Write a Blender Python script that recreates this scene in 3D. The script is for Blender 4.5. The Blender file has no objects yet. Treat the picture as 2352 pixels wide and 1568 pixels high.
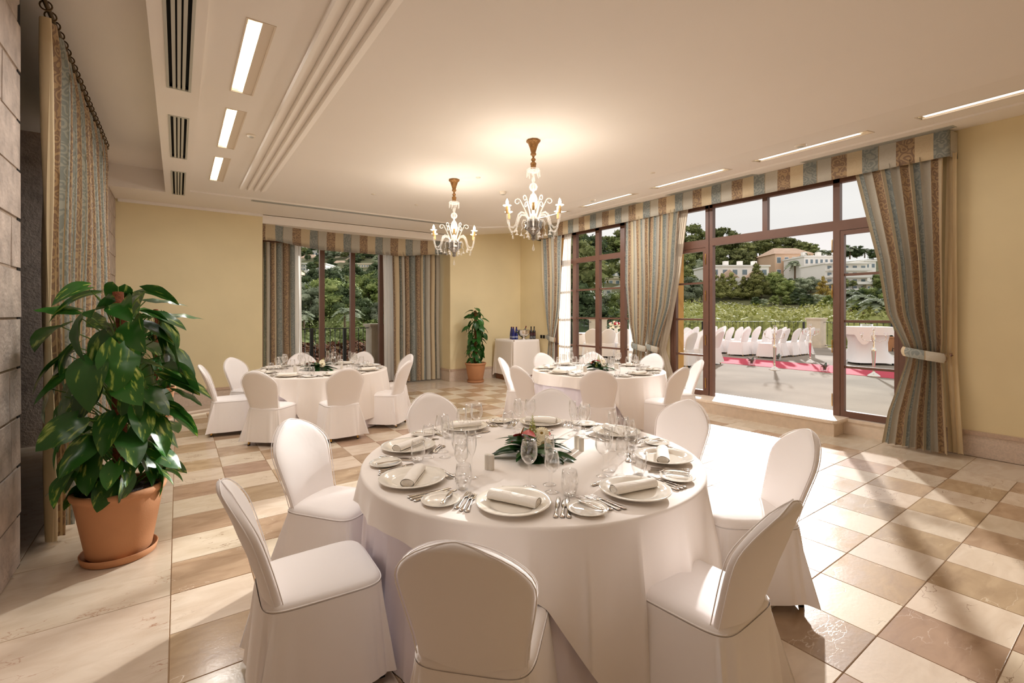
import bpy, math, random
import numpy as np
from mathutils import Vector, Matrix
PI = math.pi
sin, cos = math.sin, math.cos
SC = bpy.context.scene
C = SC.collection
RND = random.Random(7)

# ---------------------------------------------------------------- camera
TH = 0.61847            # camera turned 35.4 degrees to the right of +Y
FPX, CXP, HZ, CH = 1078.4, 1176.0, 719.5, 1.60
cam_d = bpy.data.cameras.new('camera')
cam = bpy.data.objects.new('camera', cam_d); C.objects.link(cam)
cam.location = (0, 0, CH); cam.rotation_euler = (PI / 2, 0, -TH)
cam_d.sensor_width = 36.0; cam_d.lens = FPX / 2352 * 36.0
cam_d.shift_x = 0.0; cam_d.shift_y = (HZ - 784.0) / 2352.0
cam_d.clip_start = 0.05; cam_d.clip_end = 1500
SC.camera = cam

# ---------------------------------------------------------------- view, world, sun
SC.view_settings.view_transform = 'Standard'; SC.view_settings.look = 'None'
SC.view_settings.gamma = 1.0; SC.view_settings.use_curve_mapping = False
SC.view_settings.exposure = 0.62
cy = SC.cycles
cy.max_bounces = 10; cy.diffuse_bounces = 6; cy.glossy_bounces = 4; cy.transmission_bounces = 8
cy.transparent_max_bounces = 40; cy.caustics_reflective = False; cy.caustics_refractive = False
cy.sample_clamp_indirect = 6.0; cy.use_denoising = True
try: cy.denoiser = 'OPENIMAGEDENOISE'
except Exception: pass

def lin(c):
    return tuple(((v / 255) / 12.92 if v / 255 <= 0.04045 else ((v / 255 + 0.055) / 1.055) ** 2.4) for v in c[:3])

SKY = 0.78
W = bpy.data.worlds.new('world'); SC.world = W; W.use_nodes = True
nt = W.node_tree; bg = nt.nodes['Background']
tc = nt.nodes.new('ShaderNodeTexCoord'); mp = nt.nodes.new('ShaderNodeMapping'); mp.inputs['Scale'].default_value = (1, 1, 3.5)
nz = nt.nodes.new('ShaderNodeTexNoise'); nz.inputs['Scale'].default_value = 1.6; nz.inputs['Detail'].default_value = 5
cr = nt.nodes.new('ShaderNodeValToRGB')
cr.color_ramp.elements[0].position = 0.3; cr.color_ramp.elements[0].color = (*lin((226, 221, 219)), 1)
cr.color_ramp.elements[1].position = 0.7; cr.color_ramp.elements[1].color = (*lin((243, 237, 232)), 1)
nt.links.new(tc.outputs['Generated'], mp.inputs[0]); nt.links.new(mp.outputs[0], nz.inputs[0])
nt.links.new(nz.outputs[0], cr.inputs[0]); nt.links.new(cr.outputs[0], bg.inputs[0]); bg.inputs[1].default_value = SKY

SUN_EL, SUN_AZ = math.radians(17.0), math.radians(26.5)
sd = bpy.data.lights.new('sun', 'SUN'); sd.energy = 4.6; sd.angle = math.radians(1.6); sd.color = (1.0, 0.97, 0.94)
so = bpy.data.objects.new('sun', sd); C.objects.link(so)
so.rotation_euler = Vector((cos(SUN_EL) * cos(SUN_AZ), cos(SUN_EL) * sin(SUN_AZ), sin(SUN_EL))).to_track_quat('Z', 'Y').to_euler()
LAMP_W = 14.0      # each linear ceiling fixture
BULB_W = 2.3       # each chandelier bulb
WARM = (1.0, 0.92, 0.83)

# ---------------------------------------------------------------- pixel helper for far things
def at(px, py, d):
    u = (px - CXP) / FPX
    return Vector(((sin(TH) + cos(TH) * u) * d, (cos(TH) - sin(TH) * u) * d, CH + (HZ - py) / FPX * d))

# ---------------------------------------------------------------- materials
def newmat(name):
    m = bpy.data.materials.new(name); m.use_nodes = True
    t = m.node_tree; b = t.nodes['Principled BSDF']
    return m, t, b
def N(t, typ, **kw):
    n = t.nodes.new(typ)
    for k, v in kw.items():
        if k in n.inputs: n.inputs[k].default_value = v
        else: setattr(n, k, v)
    return n
def L(t, a, b): t.links.new(a, b)
def ramp(t, stops, interp='LINEAR'):
    n = t.nodes.new('ShaderNodeValToRGB'); e = n.color_ramp.elements; n.color_ramp.interpolation = interp
    e[0].position, e[0].color = stops[0][0], (*stops[0][1], 1)
    e[1].position, e[1].color = stops[-1][0], (*stops[-1][1], 1)
    for p, c in stops[1:-1]:
        k = e.new(p); k.color = (*c, 1)
    return n
def mat(name, col, rough=0.5, metal=0.0, var=0.0, scale=8.0, bump=0.0, bscale=40.0, sheen=0.0, spec=0.5, coat=0.0, sss=0.0, detail=4):
    m, t, b = newmat(name)
    c = lin(col)
    b.inputs['Base Color'].default_value = (*c, 1); b.inputs['Roughness'].default_value = rough; b.inputs['Metallic'].default_value = metal
    b.inputs['Specular IOR Level'].default_value = spec
    if coat: b.inputs['Coat Weight'].default_value = coat
    if sheen: b.inputs['Sheen Weight'].default_value = sheen
    tc = N(t, 'ShaderNodeTexCoord')
    if var:
        n = N(t, 'ShaderNodeTexNoise', Scale=scale, Detail=detail); L(t, tc.outputs['Object'], n.inputs[0])
        r = ramp(t, [(0.25, tuple(v * (1 - var) for v in c)), (0.75, tuple(min(1, v * (1 + var)) for v in c))])
        L(t, n.outputs[0], r.inputs[0]); L(t, r.outputs[0], b.inputs['Base Color'])
    if bump:
        n = N(t, 'ShaderNodeTexNoise', Scale=bscale, Detail=3.0); L(t, tc.outputs['Object'], n.inputs[0])
        bp = N(t, 'ShaderNodeBump', Strength=bump, Distance=0.01); L(t, n.outputs[0], bp.inputs['Height']); L(t, bp.outputs[0], b.inputs['Normal'])
    return m
def emis(name, col, s):
    m, t, b = newmat(name); c = lin(col)
    b.inputs['Base Color'].default_value = (*c, 1); b.inputs['Emission Color'].default_value = (*c, 1); b.inputs['Emission Strength'].default_value = s
    return m
def thin_glass(name, tint=(1, 1, 1), lo=0.04, hi=0.75, power=2.6, rough=0.03, gcol=(1, 1, 1)):
    m, t, b = newmat(name); t.nodes.remove(b)
    out = t.nodes['Material Output']
    tr = N(t, 'ShaderNodeBsdfTransparent'); tr.inputs[0].default_value = (*tint, 1)
    gl = N(t, 'ShaderNodeBsdfGlossy', Roughness=rough); gl.inputs[0].default_value = (*gcol, 1)
    lw = N(t, 'ShaderNodeLayerWeight', Blend=0.5)
    pw = N(t, 'ShaderNodeMath', operation='POWER'); pw.inputs[1].default_value = power
    mr = N(t, 'ShaderNodeMapRange'); mr.inputs['To Min'].default_value = lo; mr.inputs['To Max'].default_value = hi
    mx = N(t, 'ShaderNodeMixShader')
    L(t, lw.outputs['Facing'], pw.inputs[0]); L(t, pw.outputs[0], mr.inputs['Value']); L(t, mr.outputs[0], mx.inputs[0])
    L(t, tr.outputs[0], mx.inputs[1]); L(t, gl.outputs[0], mx.inputs[2]); L(t, mx.outputs[0], out.inputs[0])
    return m
def cloth(name, col, bump=0.15, var=0.03, trans=0.0, wr=5.0):
    m, t, b = newmat(name); c = lin(col)
    b.inputs['Base Color'].default_value = (*c, 1); b.inputs['Roughness'].default_value = 0.85
    b.inputs['Sheen Weight'].default_value = 0.15; b.inputs['Specular IOR Level'].default_value = 0.2
    tc = N(t, 'ShaderNodeTexCoord')
    n1 = N(t, 'ShaderNodeTexNoise', Scale=wr, Detail=3.0, Distortion=0.6); L(t, tc.outputs['Object'], n1.inputs[0])
    n2 = N(t, 'ShaderNodeTexNoise', Scale=420.0, Detail=1.0); L(t, tc.outputs['Object'], n2.inputs[0])
    ad = N(t, 'ShaderNodeMath', operation='MULTIPLY_ADD'); L(t, n2.outputs[0], ad.inputs[0]); ad.inputs[1].default_value = 0.03; L(t, n1.outputs[0], ad.inputs[2])
    bp = N(t, 'ShaderNodeBump', Strength=bump, Distance=0.04); L(t, ad.outputs[0], bp.inputs['Height']); L(t, bp.outputs[0], b.inputs['Normal'])
    if trans:
        out = t.nodes['Material Output']; tl = N(t, 'ShaderNodeBsdfTranslucent'); tl.inputs[0].default_value = (*c, 1)
        mx = N(t, 'ShaderNodeMixShader'); mx.inputs[0].default_value = trans
        L(t, b.outputs[0], mx.inputs[1]); L(t, tl.outputs[0], mx.inputs[2]); L(t, mx.outputs[0], out.inputs[0])
    return m
def stripe_fabric(name, phase=0.0, period=0.687, dark=1.0):
    """striped jacquard: brown scroll, gold cream, blue-grey scroll, pale cream; UV in metres"""
    m, t, b = newmat(name)
    b.inputs['Roughness'].default_value = 0.7; b.inputs['Sheen Weight'].default_value = 0.2; b.inputs['Specular IOR Level'].default_value = 0.3
    uv = N(t, 'ShaderNodeUVMap'); sx = N(t, 'ShaderNodeSeparateXYZ'); L(t, uv.outputs[0], sx.inputs[0])
    a = N(t, 'ShaderNodeMath', operation='ADD'); L(t, sx.outputs[0], a.inputs[0]); a.inputs[1].default_value = phase + period * 40
    d = N(t, 'ShaderNodeMath', operation='DIVIDE'); L(t, a.outputs[0], d.inputs[0]); d.inputs[1].default_value = period
    fr = N(t, 'ShaderNodeMath', operation='FRACT'); L(t, d.outputs[0], fr.inputs[0])
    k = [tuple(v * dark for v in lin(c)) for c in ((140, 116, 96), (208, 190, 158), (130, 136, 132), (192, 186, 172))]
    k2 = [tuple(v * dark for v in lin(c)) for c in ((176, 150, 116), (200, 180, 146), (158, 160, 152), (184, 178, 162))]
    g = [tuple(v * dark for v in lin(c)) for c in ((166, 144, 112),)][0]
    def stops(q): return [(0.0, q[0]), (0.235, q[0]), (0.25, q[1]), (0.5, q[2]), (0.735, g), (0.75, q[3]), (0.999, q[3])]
    r1 = ramp(t, stops(k), 'CONSTANT'); r2 = ramp(t, stops(k2), 'CONSTANT')
    L(t, fr.outputs[0], r1.inputs[0]); L(t, fr.outputs[0], r2.inputs[0])
    # scroll figure
    mp = N(t, 'ShaderNodeMapping'); L(t, uv.outputs[0], mp.inputs[0]); mp.inputs['Scale'].default_value = (1, 1, 1)
    n = N(t, 'ShaderNodeTexNoise', Scale=7.0, Detail=1.0); L(t, mp.outputs[0], n.inputs[0])
    mxv = N(t, 'ShaderNodeMixRGB'); mxv.inputs[0].default_value = 0.10; L(t, mp.outputs[0], mxv.inputs[1]); L(t, n.outputs['Color'], mxv.inputs[2])
    v = N(t, 'ShaderNodeTexVoronoi', Scale=15.0); L(t, mxv.outputs[0], v.inputs['Vector'])
    ml = N(t, 'ShaderNodeMath', operation='MULTIPLY'); L(t, v.outputs['Distance'], ml.inputs[0]); ml.inputs[1].default_value = 17.0
    sn = N(t, 'ShaderNodeMath', operation='SINE'); L(t, ml.outputs[0], sn.inputs[0])
    st = N(t, 'ShaderNodeMapRange'); L(t, sn.outputs[0], st.inputs['Value']); st.inputs['From Min'].default_value = -0.15; st.inputs['From Max'].default_value = 0.25
    # only the coloured stripes carry the strong figure
    mk = ramp(t, [(0.0, (0.95,) * 3), (0.25, (0.22,) * 3), (0.5, (0.85,) * 3), (0.75, (0.25,) * 3), (0.999, (0.25,) * 3)], 'CONSTANT'); L(t, fr.outputs[0], mk.inputs[0])
    mm = N(t, 'ShaderNodeMath', operation='MULTIPLY'); L(t, st.outputs[0], mm.inputs[0]); L(t, mk.outputs[0], mm.inputs[1])
    mx = N(t, 'ShaderNodeMixRGB'); L(t, mm.outputs[0], mx.inputs[0]); L(t, r1.outputs[0], mx.inputs[1]); L(t, r2.outputs[0], mx.inputs[2])
    L(t, mx.outputs[0], b.inputs['Base Color'])
    bp = N(t, 'ShaderNodeBump', Strength=0.25, Distance=0.003); L(t, st.outputs[0], bp.inputs['Height']); L(t, bp.outputs[0], b.inputs['Normal'])
    return m
def marble(name, base, dark, vein, rough, rnd=0.10):
    m, t, b = newmat(name)
    b.inputs['Specular IOR Level'].default_value = 0.55
    geo = N(t, 'ShaderNodeNewGeometry'); oi = N(t, 'ShaderNodeObjectInfo')
    # shift the stone figure from slab to slab
    cmb = N(t, 'ShaderNodeVectorMath', operation='SCALE'); L(t, oi.outputs['Location'], cmb.inputs[0]); cmb.inputs['Scale'].default_value = 3.7
    add = N(t, 'ShaderNodeVectorMath', operation='ADD'); L(t, geo.outputs['Position'], add.inputs[0]); L(t, cmb.outputs[0], add.inputs[1])
    mp = N(t, 'ShaderNodeMapping'); L(t, add.outputs[0], mp.inputs[0]); mp.inputs['Rotation'].default_value = (0, 0, 0.5); mp.inputs['Scale'].default_value = (1.0, 2.4, 1)
    n = N(t, 'ShaderNodeTexNoise', Scale=4.0, Detail=7.0, Distortion=0.8); L(t, mp.outputs[0], n.inputs[0])
    r = ramp(t, [(0.32, lin(dark)), (0.62, lin(base))]); L(t, n.outputs[0], r.inputs[0])
    # fine cracks
    n2 = N(t, 'ShaderNodeTexNoise', Scale=5.0, Detail=5.0); L(t, mp.outputs[0], n2.inputs[0])
    mv = N(t, 'ShaderNodeMixRGB'); mv.inputs[0].default_value = 0.35; L(t, mp.outputs[0], mv.inputs[1]); L(t, n2.outputs['Color'], mv.inputs[2])
    v = N(t, 'ShaderNodeTexVoronoi', Scale=2.6, feature='DISTANCE_TO_EDGE'); L(t, mv.outputs[0], v.inputs['Vector'])
    vr = ramp(t, [(0.0, (1, 1, 1)), (0.010, (0, 0, 0))]); L(t, v.outputs['Distance'], vr.inputs[0])
    n3 = N(t, 'ShaderNodeTexNoise', Scale=3.0, Detail=2.0); L(t, add.outputs[0], n3.inputs[0])
    n3r = ramp(t, [(0.48, (0, 0, 0)), (0.62, (1, 1, 1))]); L(t, n3.outputs[0], n3r.inputs[0])
    vm = N(t, 'ShaderNodeMath', operation='MULTIPLY'); L(t, vr.outputs[0], vm.inputs[0]); L(t, n3r.outputs[0], vm.inputs[1])
    mx = N(t, 'ShaderNodeMixRGB'); L(t, vm.outputs[0], mx.inputs[0]); L(t, r.outputs[0], mx.inputs[1]); mx.inputs[2].default_value = (*lin(vein), 1)
    # value shift per slab
    hs = N(t, 'ShaderNodeHueSaturation'); L(t, mx.outputs[0], hs.inputs['Color'])
    mr = N(t, 'ShaderNodeMapRange'); L(t, oi.outputs['Random'], mr.inputs['Value']); mr.inputs['To Min'].default_value = 1 - rnd; mr.inputs['To Max'].default_value = 1 + rnd
    L(t, mr.outputs[0], hs.inputs['Value'])
    mh = N(t, 'ShaderNodeMath', operation='FRACT'); mq = N(t, 'ShaderNodeMath', operation='MULTIPLY'); L(t, oi.outputs['Random'], mq.inputs[0]); mq.inputs[1].default_value = 7.3; L(t, mq.outputs[0], mh.inputs[0])
    mh2 = N(t, 'ShaderNodeMapRange'); L(t, mh.outputs[0], mh2.inputs['Value']); mh2.inputs['To Min'].default_value = 0.482; mh2.inputs['To Max'].default_value = 0.505
    L(t, mh2.outputs[0], hs.inputs['Hue']); L(t, hs.outputs[0], b.inputs['Base Color'])
    rr = N(t, 'ShaderNodeMapRange'); L(t, n.outputs[0], rr.inputs['Value']); rr.inputs['To Min'].default_value = rough * 1.35; rr.inputs['To Max'].default_value = rough * 0.7
    L(t, rr.outputs[0], b.inputs['Roughness'])
    n4 = N(t, 'ShaderNodeTexNoise', Scale=60.0, Detail=4.0); L(t, geo.outputs['Position'], n4.inputs[0])
    sub = N(t, 'ShaderNodeMath', operation='SUBTRACT'); L(t, n4.outputs[0], sub.inputs[0]); L(t, vm.outputs[0], sub.inputs[1])
    bp = N(t, 'ShaderNodeBump', Strength=0.075, Distance=0.004); L(t, sub.outputs[0], bp.inputs['Height']); L(t, bp.outputs[0], b.inputs['Normal'])
    return m
def leafmat(name, base, var, light, rough=0.35, vein=True):
    """variegated leaf: UV x across, y along"""
    m, t, b = newmat(name)
    b.inputs['Roughness'].default_value = rough; b.inputs['Specular IOR Level'].default_value = 0.5
    oi = N(t, 'ShaderNodeObjectInfo'); uv = N(t, 'ShaderNodeUVMap')
    mp = N(t, 'ShaderNodeMapping'); L(t, uv.outputs[0], mp.inputs[0]); mp.inputs['Scale'].default_value = (9, 1.6, 1); mp.inputs['Rotation'].default_value = (0, 0, 0.5)
    ad = N(t, 'ShaderNodeVectorMath', operation='ADD'); L(t, mp.outputs[0], ad.inputs[0])
    sc = N(t, 'ShaderNodeVectorMath', operation='SCALE'); L(t, oi.outputs['Location'], sc.inputs[0]); sc.inputs['Scale'].default_value = 9.0; L(t, sc.outputs[0], ad.inputs[1])
    n = N(t, 'ShaderNodeTexNoise', Scale=1.4, Detail=5.0); L(t, ad.outputs[0], n.inputs[0])
    r = ramp(t, [(0.0, lin(base)), (0.58, lin(base)), (0.64, lin(var)), (0.78, lin(light))]); L(t, n.outputs[0], r.inputs[0])
    hs = N(t, 'ShaderNodeHueSaturation'); L(t, r.outputs[0], hs.inputs['Color'])
    mr = N(t, 'ShaderNodeMapRange'); L(t, oi.outputs['Random'], mr.inputs['Value']); mr.inputs['To Min'].default_value = 0.7; mr.inputs['To Max'].default_value = 1.5; L(t, mr.outputs[0], hs.inputs['Value'])
    L(t, hs.outputs[0], b.inputs['Base Color'])
    out = t.nodes['Material Output']; tl = N(t, 'ShaderNodeBsdfTranslucent'); L(t, hs.outputs[0], tl.inputs[0])
    mx = N(t, 'ShaderNodeMixShader'); mx.inputs[0].default_value = 0.2
    L(t, b.outputs[0], mx.inputs[1]); L(t, tl.outputs[0], mx.inputs[2]); L(t, mx.outputs[0], out.inputs[0])
    return m
def foliage(name, cols, scale=0.6):
    m, t, b = newmat(name); b.inputs['Roughness'].default_value = 0.8; b.inputs['Specular IOR Level'].default_value = 0.15
    geo = N(t, 'ShaderNodeNewGeometry'); n = N(t, 'ShaderNodeTexNoise', Scale=scale, Detail=3.0); L(t, geo.outputs['Position'], n.inputs[0])
    r = ramp(t, [(0.3 + 0.4 * i / (len(cols) - 1), lin(c)) for i, c in enumerate(cols)]); L(t, n.outputs[0], r.inputs[0])
    oi = N(t, 'ShaderNodeObjectInfo'); hs = N(t, 'ShaderNodeHueSaturation'); L(t, r.outputs[0], hs.inputs['Color'])
    mr = N(t, 'ShaderNodeMapRange'); L(t, oi.outputs['Random'], mr.inputs['Value']); mr.inputs['To Min'].default_value = 0.7; mr.inputs['To Max'].default_value = 1.3; L(t, mr.outputs[0], hs.inputs['Value'])
    L(t, hs.outputs[0], b.inputs['Base Color'])
    return m

# ---------------------------------------------------------------- mesh builder
class MB:
    def __init__(s): s.v = []; s.f = []; s.uv = []; s.sm = []; s.mi = []
    def add(s, vs, fs, smooth=False, uvs=None, mi=0):
        o = len(s.v); s.v.extend([tuple(p) for p in vs])
        s.uv.extend(uvs if uvs else [(0, 0)] * len(vs))
        for f in fs: s.f.append(tuple(i + o for i in f)); s.sm.append(smooth); s.mi.append(mi)
        return s
    def box(s, x0, x1, y0, y1, z0, z1, mi=0):
        return s.add([(x0, y0, z0), (x1, y0, z0), (x1, y1, z0), (x0, y1, z0), (x0, y0, z1), (x1, y0, z1), (x1, y1, z1), (x0, y1, z1)],
                     [(3, 2, 1, 0), (4, 5, 6, 7), (0, 1, 5, 4), (1, 2, 6, 5), (2, 3, 7, 6), (3, 0, 4, 7)], mi=mi)
    def prism(s, pts, z0, z1, mi=0):
        n = len(pts)
        return s.add([(x, y, z0) for x, y in pts] + [(x, y, z1) for x, y in pts],
                     [tuple(range(n - 1, -1, -1)), tuple(range(n, 2 * n))] + [(i, (i + 1) % n, (i + 1) % n + n, i + n) for i in range(n)], mi=mi)
    def lathe(s, prof, n=24, c=(0, 0, 0), cap=True, mi=0, flute=0, fa=0.0):
        vs = []; fs = []; m = len(prof)
        for r, z in prof:
            for k in range(n):
                a = 2 * PI * k / n; q = r * (1 + fa * cos(flute * a)) if flute else r
                vs.append((c[0] + q * cos(a), c[1] + q * sin(a), c[2] + z))
        for i in range(m - 1):
            for k in range(n):
                fs.append((i * n + k, i * n + (k + 1) % n, (i + 1) * n + (k + 1) % n, (i + 1) * n + k))
        s.add(vs, fs, True, mi=mi)
        if cap:
            if prof[0][0] > 1e-5: s.add([vs[k] for k in range(n)], [tuple(range(n - 1, -1, -1))], mi=mi)
            if prof[-1][0] > 1e-5: s.add([vs[(m - 1) * n + k] for k in range(n)], [tuple(range(n))], mi=mi)
        return s
    def tube(s, pts, r, n=8, mi=0, closed=False, capped=True):
        pts = [Vector(p) for p in pts]; m = len(pts); rr = r if isinstance(r, (list, tuple)) else [r] * m
        vs = []; up = Vector((0, 0, 1)); pn = None
        for i, p in enumerate(pts):
            if closed: t = pts[(i + 1) % m] - pts[i - 1]
            else: t = pts[min(i + 1, m - 1)] - pts[max(i - 1, 0)]
            if t.length < 1e-9: t = Vector((0, 0, 1))
            t.normalize()
            if pn is None:
                a = up.cross(t)
                if a.length < 0.05: a = Vector((1, 0, 0)).cross(t)
                a.normalize()
            else:
                a = pn - t * pn.dot(t); a.normalize()
            pn = a; b = t.cross(a)
            for k in range(n):
                q = 2 * PI * k / n; vs.append(p + (a * cos(q) + b * sin(q)) * rr[i])
        fs = []
        for i in range(m if closed else m - 1):
            j = (i + 1) % m
            for k in range(n): fs.append((i * n + k, i * n + (k + 1) % n, j * n + (k + 1) % n, j * n + k))
        s.add(vs, fs, True, mi=mi)
        if capped and not closed:
            s.add(vs[:n], [tuple(range(n - 1, -1, -1))], mi=mi); s.add(vs[-n:], [tuple(range(n))], mi=mi)
        return s
    def grid(s, P, uvs=None, close_u=False, smooth=True, mi=0):
        """P[i][j] -> surface"""
        n = len(P); m = len(P[0]); vs = [p for row in P for p in row]; fs = []
        for i in range(n - 1):
            for j in range(m if close_u else m - 1):
                k = (j + 1) % m; fs.append((i * m + j, i * m + k, (i + 1) * m + k, (i + 1) * m + j))
        return s.add(vs, fs, smooth, uvs, mi)
    def xf(s, M, start=0):
        for i in range(start, len(s.v)): s.v[i] = tuple(M @ Vector(s.v[i]))
        return s
    def mesh(s, name, mats):
        me = bpy.data.meshes.new(name); me.from_pydata(s.v, [], s.f)
        mats = mats if isinstance(mats, (list, tuple)) else [mats]
        for m in mats: me.materials.append(m)
        me.polygons.foreach_set('use_smooth', s.sm)
        if len(mats) > 1: me.polygons.foreach_set('material_index', s.mi)
        if any(u != (0, 0) for u in s.uv):
            ul = me.uv_layers.new(name='UVMap'); li = np.empty(len(me.loops), dtype=np.int32); me.loops.foreach_get('vertex_index', li)
            ul.data.foreach_set('uv', np.array(s.uv, dtype=np.float32)[li].ravel())
        me.update(); return me
    def build(s, name, mats, parent=None, loc=None):
        return link(name, s.mesh(name, mats), parent, loc)
def link(name, me, parent=None, loc=None, rot=None):
    o = bpy.data.objects.new(name, me); C.objects.link(o)
    if parent: o.parent = parent
    if loc is not None: o.location = loc
    if rot is not None: o.rotation_euler = rot
    return o
def empty(name, loc, rz=0.0):
    o = bpy.data.objects.new(name, None); C.objects.link(o); o.location = loc; o.rotation_euler = (0, 0, rz); o.empty_display_size = 0.1
    return o
def tag(o, label, cat, group=None, kind=None):
    o['label'] = label; o['category'] = cat
    if group: o['group'] = group
    if kind: o['kind'] = kind
    return o
def struct(o): o['kind'] = 'structure'; return o
def kids(o): return [c for c in o.children]
def copy_tree(o, loc=None, rz=None, parent=None):
    c = o.copy(); C.objects.link(c)
    if parent: c.parent = parent
    if loc is not None: c.location = loc
    if rz is not None: c.rotation_euler = (0, 0, rz)
    for k in ('label', 'category', 'group'):
        pass
    for ch in kids(o): copy_tree(ch, parent=c)
    return c
def centred(o):
    """move the origin of a one-mesh thing to the middle of its base"""
    me = o.data; n = len(me.vertices); a = np.empty(n * 3, dtype=np.float32); me.vertices.foreach_get('co', a); a = a.reshape(-1, 3)
    c = (a.min(0) + a.max(0)) / 2; c[2] = a[:, 2].min(); a -= c; me.vertices.foreach_set('co', a.ravel()); me.update()
    o.location = Vector(o.location) + Vector([float(q) for q in c]); return o
def interp(x, xs, ys):
    return float(np.interp(x, xs, ys))

# ---------------------------------------------------------------- room materials
M = {}
M['ceiling'] = mat('ceiling_paint', (244, 238, 231), 0.9, var=0.012, scale=1.2, bump=0.03, bscale=150)
M['wall'] = mat('yellow_wall', (230, 215, 175), 0.85, var=0.05, scale=1.3, bump=0.04, bscale=220)
M['stone'] = mat('wall_stone', (184, 170, 160), 0.95, var=0.28, scale=9, bump=0.7, bscale=38, detail=8)
M['mortar'] = mat('mortar', (160, 142, 126), 0.95, var=0.2, scale=12, bump=0.5)
M['granite'] = mat('baseboard_stone', (212, 194, 178), 0.35, var=0.14, scale=70, bump=0.05)
M['granite_top'] = mat('baseboard_cap', (196, 172, 152), 0.35, var=0.12, scale=50)
M['sill'] = mat('sill_stone', (226, 208, 188), 0.3, var=0.08, scale=14, bump=0.05)
M['grout'] = mat('grout', (150, 122, 92), 0.9, var=0.15, scale=30)
M['cream'] = marble('cream_marble', (219, 205, 184), (204, 187, 163), (134, 108, 84), 0.20, 0.05)
M['border'] = marble('border_marble', (204, 190, 170), (192, 176, 154), (160, 126, 98), 0.19, 0.04)
M['tan'] = marble('tan_marble', (184, 159, 130), (160, 134, 106), (216, 198, 176), 0.20, 0.12)
M['frame'] = mat('brown_window_frame', (106, 74, 60), 0.38, var=0.06, scale=5)
M['pane'] = thin_glass('window_glass', (0.97, 0.985, 0.98), 0.0, 0.05, 4.0, 0.0, (0.8, 0.8, 0.8))
M['brass'] = mat('brass', (212, 168, 96), 0.25, 1.0)
M['dark'] = mat('black_and_recess_shade', (9, 7, 6), 0.8)  # plain black on small parts, painted-in shade in the left recess
M['vent'] = mat('vent_metal', (196, 196, 188), 0.45, 0.3)
M['fixture'] = mat('fixture_white', (228, 214, 196), 0.5)
M['reflector'] = mat('fixture_reflector', (238, 226, 200), 0.22, 0.6)
M['tube'] = emis('fluorescent_tube', (255, 244, 226), 9.0)
M['tube_side'] = emis('fluorescent_tube_cool', (255, 250, 244), 1.0)
M['plastic'] = mat('white_plastic', (236, 226, 210), 0.4)
M['ochre'] = mat('ochre_render', (204, 158, 92), 0.9, var=0.08, scale=3, bump=0.1)
M['terrace'] = mat('terrace_concrete', (152, 143, 132), 0.95, spec=0.05, var=0.22, scale=0.7, bump=0.4, bscale=55, detail=8)
M['fabric'] = stripe_fabric('striped_jacquard')
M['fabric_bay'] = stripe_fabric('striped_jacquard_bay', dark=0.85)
M['lining'] = mat('curtain_lining', (222, 204, 168), 0.8, var=0.05, scale=3)
M['sheer'] = cloth('white_sheer', (248, 244, 238), 0.05, trans=0.55)
M['lining_grey'] = cloth('grey_lining', (206, 192, 172), 0.05, trans=0.3)

ZL, XK, XW = 3.45, 5.38, 7.285
def zc(x): return ZL if x <= XK else ZL + 0.25 / (XW - XK) * (x - XK)

def grid_plane(mb, xs, ys, holes, zf, flip=False):
    xs = sorted(set([x for x in xs] + [h[0] for h in holes] + [h[1] for h in holes] + ([XK] if xs[0] < XK < xs[-1] else [])))
    ys = sorted(set([y for y in ys] + [h[2] for h in holes] + [h[3] for h in holes]))
    for i in range(len(xs) - 1):
        for j in range(len(ys) - 1):
            cx, cy_ = (xs[i] + xs[i + 1]) / 2, (ys[j] + ys[j + 1]) / 2
            if any(h[0] < cx < h[1] and h[2] < cy_ < h[3] for h in holes): continue
            mb.add([(xs[i], ys[j], zf(xs[i])), (xs[i], ys[j + 1], zf(xs[i])), (xs[i + 1], ys[j + 1], zf(xs[i + 1])), (xs[i + 1], ys[j], zf(xs[i + 1]))], [(0, 1, 2, 3)])

YF = -2.6       # wall behind the camera
# ---------------------------------------------------------------- ceiling
LX0, LX1, LXM = 0.364, 0.514, 0.446      # ceiling lamps on the left
LAMPS_L = [(3.40, 4.575), (5.0, 6.20), (6.615, 7.81), (1.80, 2.98), (0.2, 1.38)]
LAMPS_R = [(0.27, 1.48), (1.895, 3.12), (3.51, 4.72), (5.125, 6.32), (6.74, 7.93)]
RX0, RX1 = 6.0, 6.20
VENT_L = [(3.32, 4.76), (5.41, 6.86), (7.51, 8.97), (1.2, 2.65)]
VENT_R = [(1.38, 2.91), (3.57, 5.07), (5.73, 7.21)]
VX0, VX1 = 6.85, 7.03
TX0, TX1, TY1 = 0.15, 6.62, 8.652        # raised centre tray
STEP = 0.022
holesC = [(LX0, LX1, a, b) for a, b in LAMPS_L] + [(RX0, RX1, a, b) for a, b in LAMPS_R]
mb = MB()
grid_plane(mb, [TX0, TX1], [YF, TY1], holesC, lambda x: zc(x) + STEP)
holesP = [(TX0, TX1, YF, TY1), (-1.6, -0.155, YF, 8.91)] + [(-0.073, 0.087, a, b) for a, b in VENT_L] + [(VX0, VX1, a, b) for a, b in VENT_R] + [(0.98, 5.0, 8.66, 8.78)]
grid_plane(mb, [-1.6, 7.75], [YF, 9.86], holesP, zc)
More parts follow.
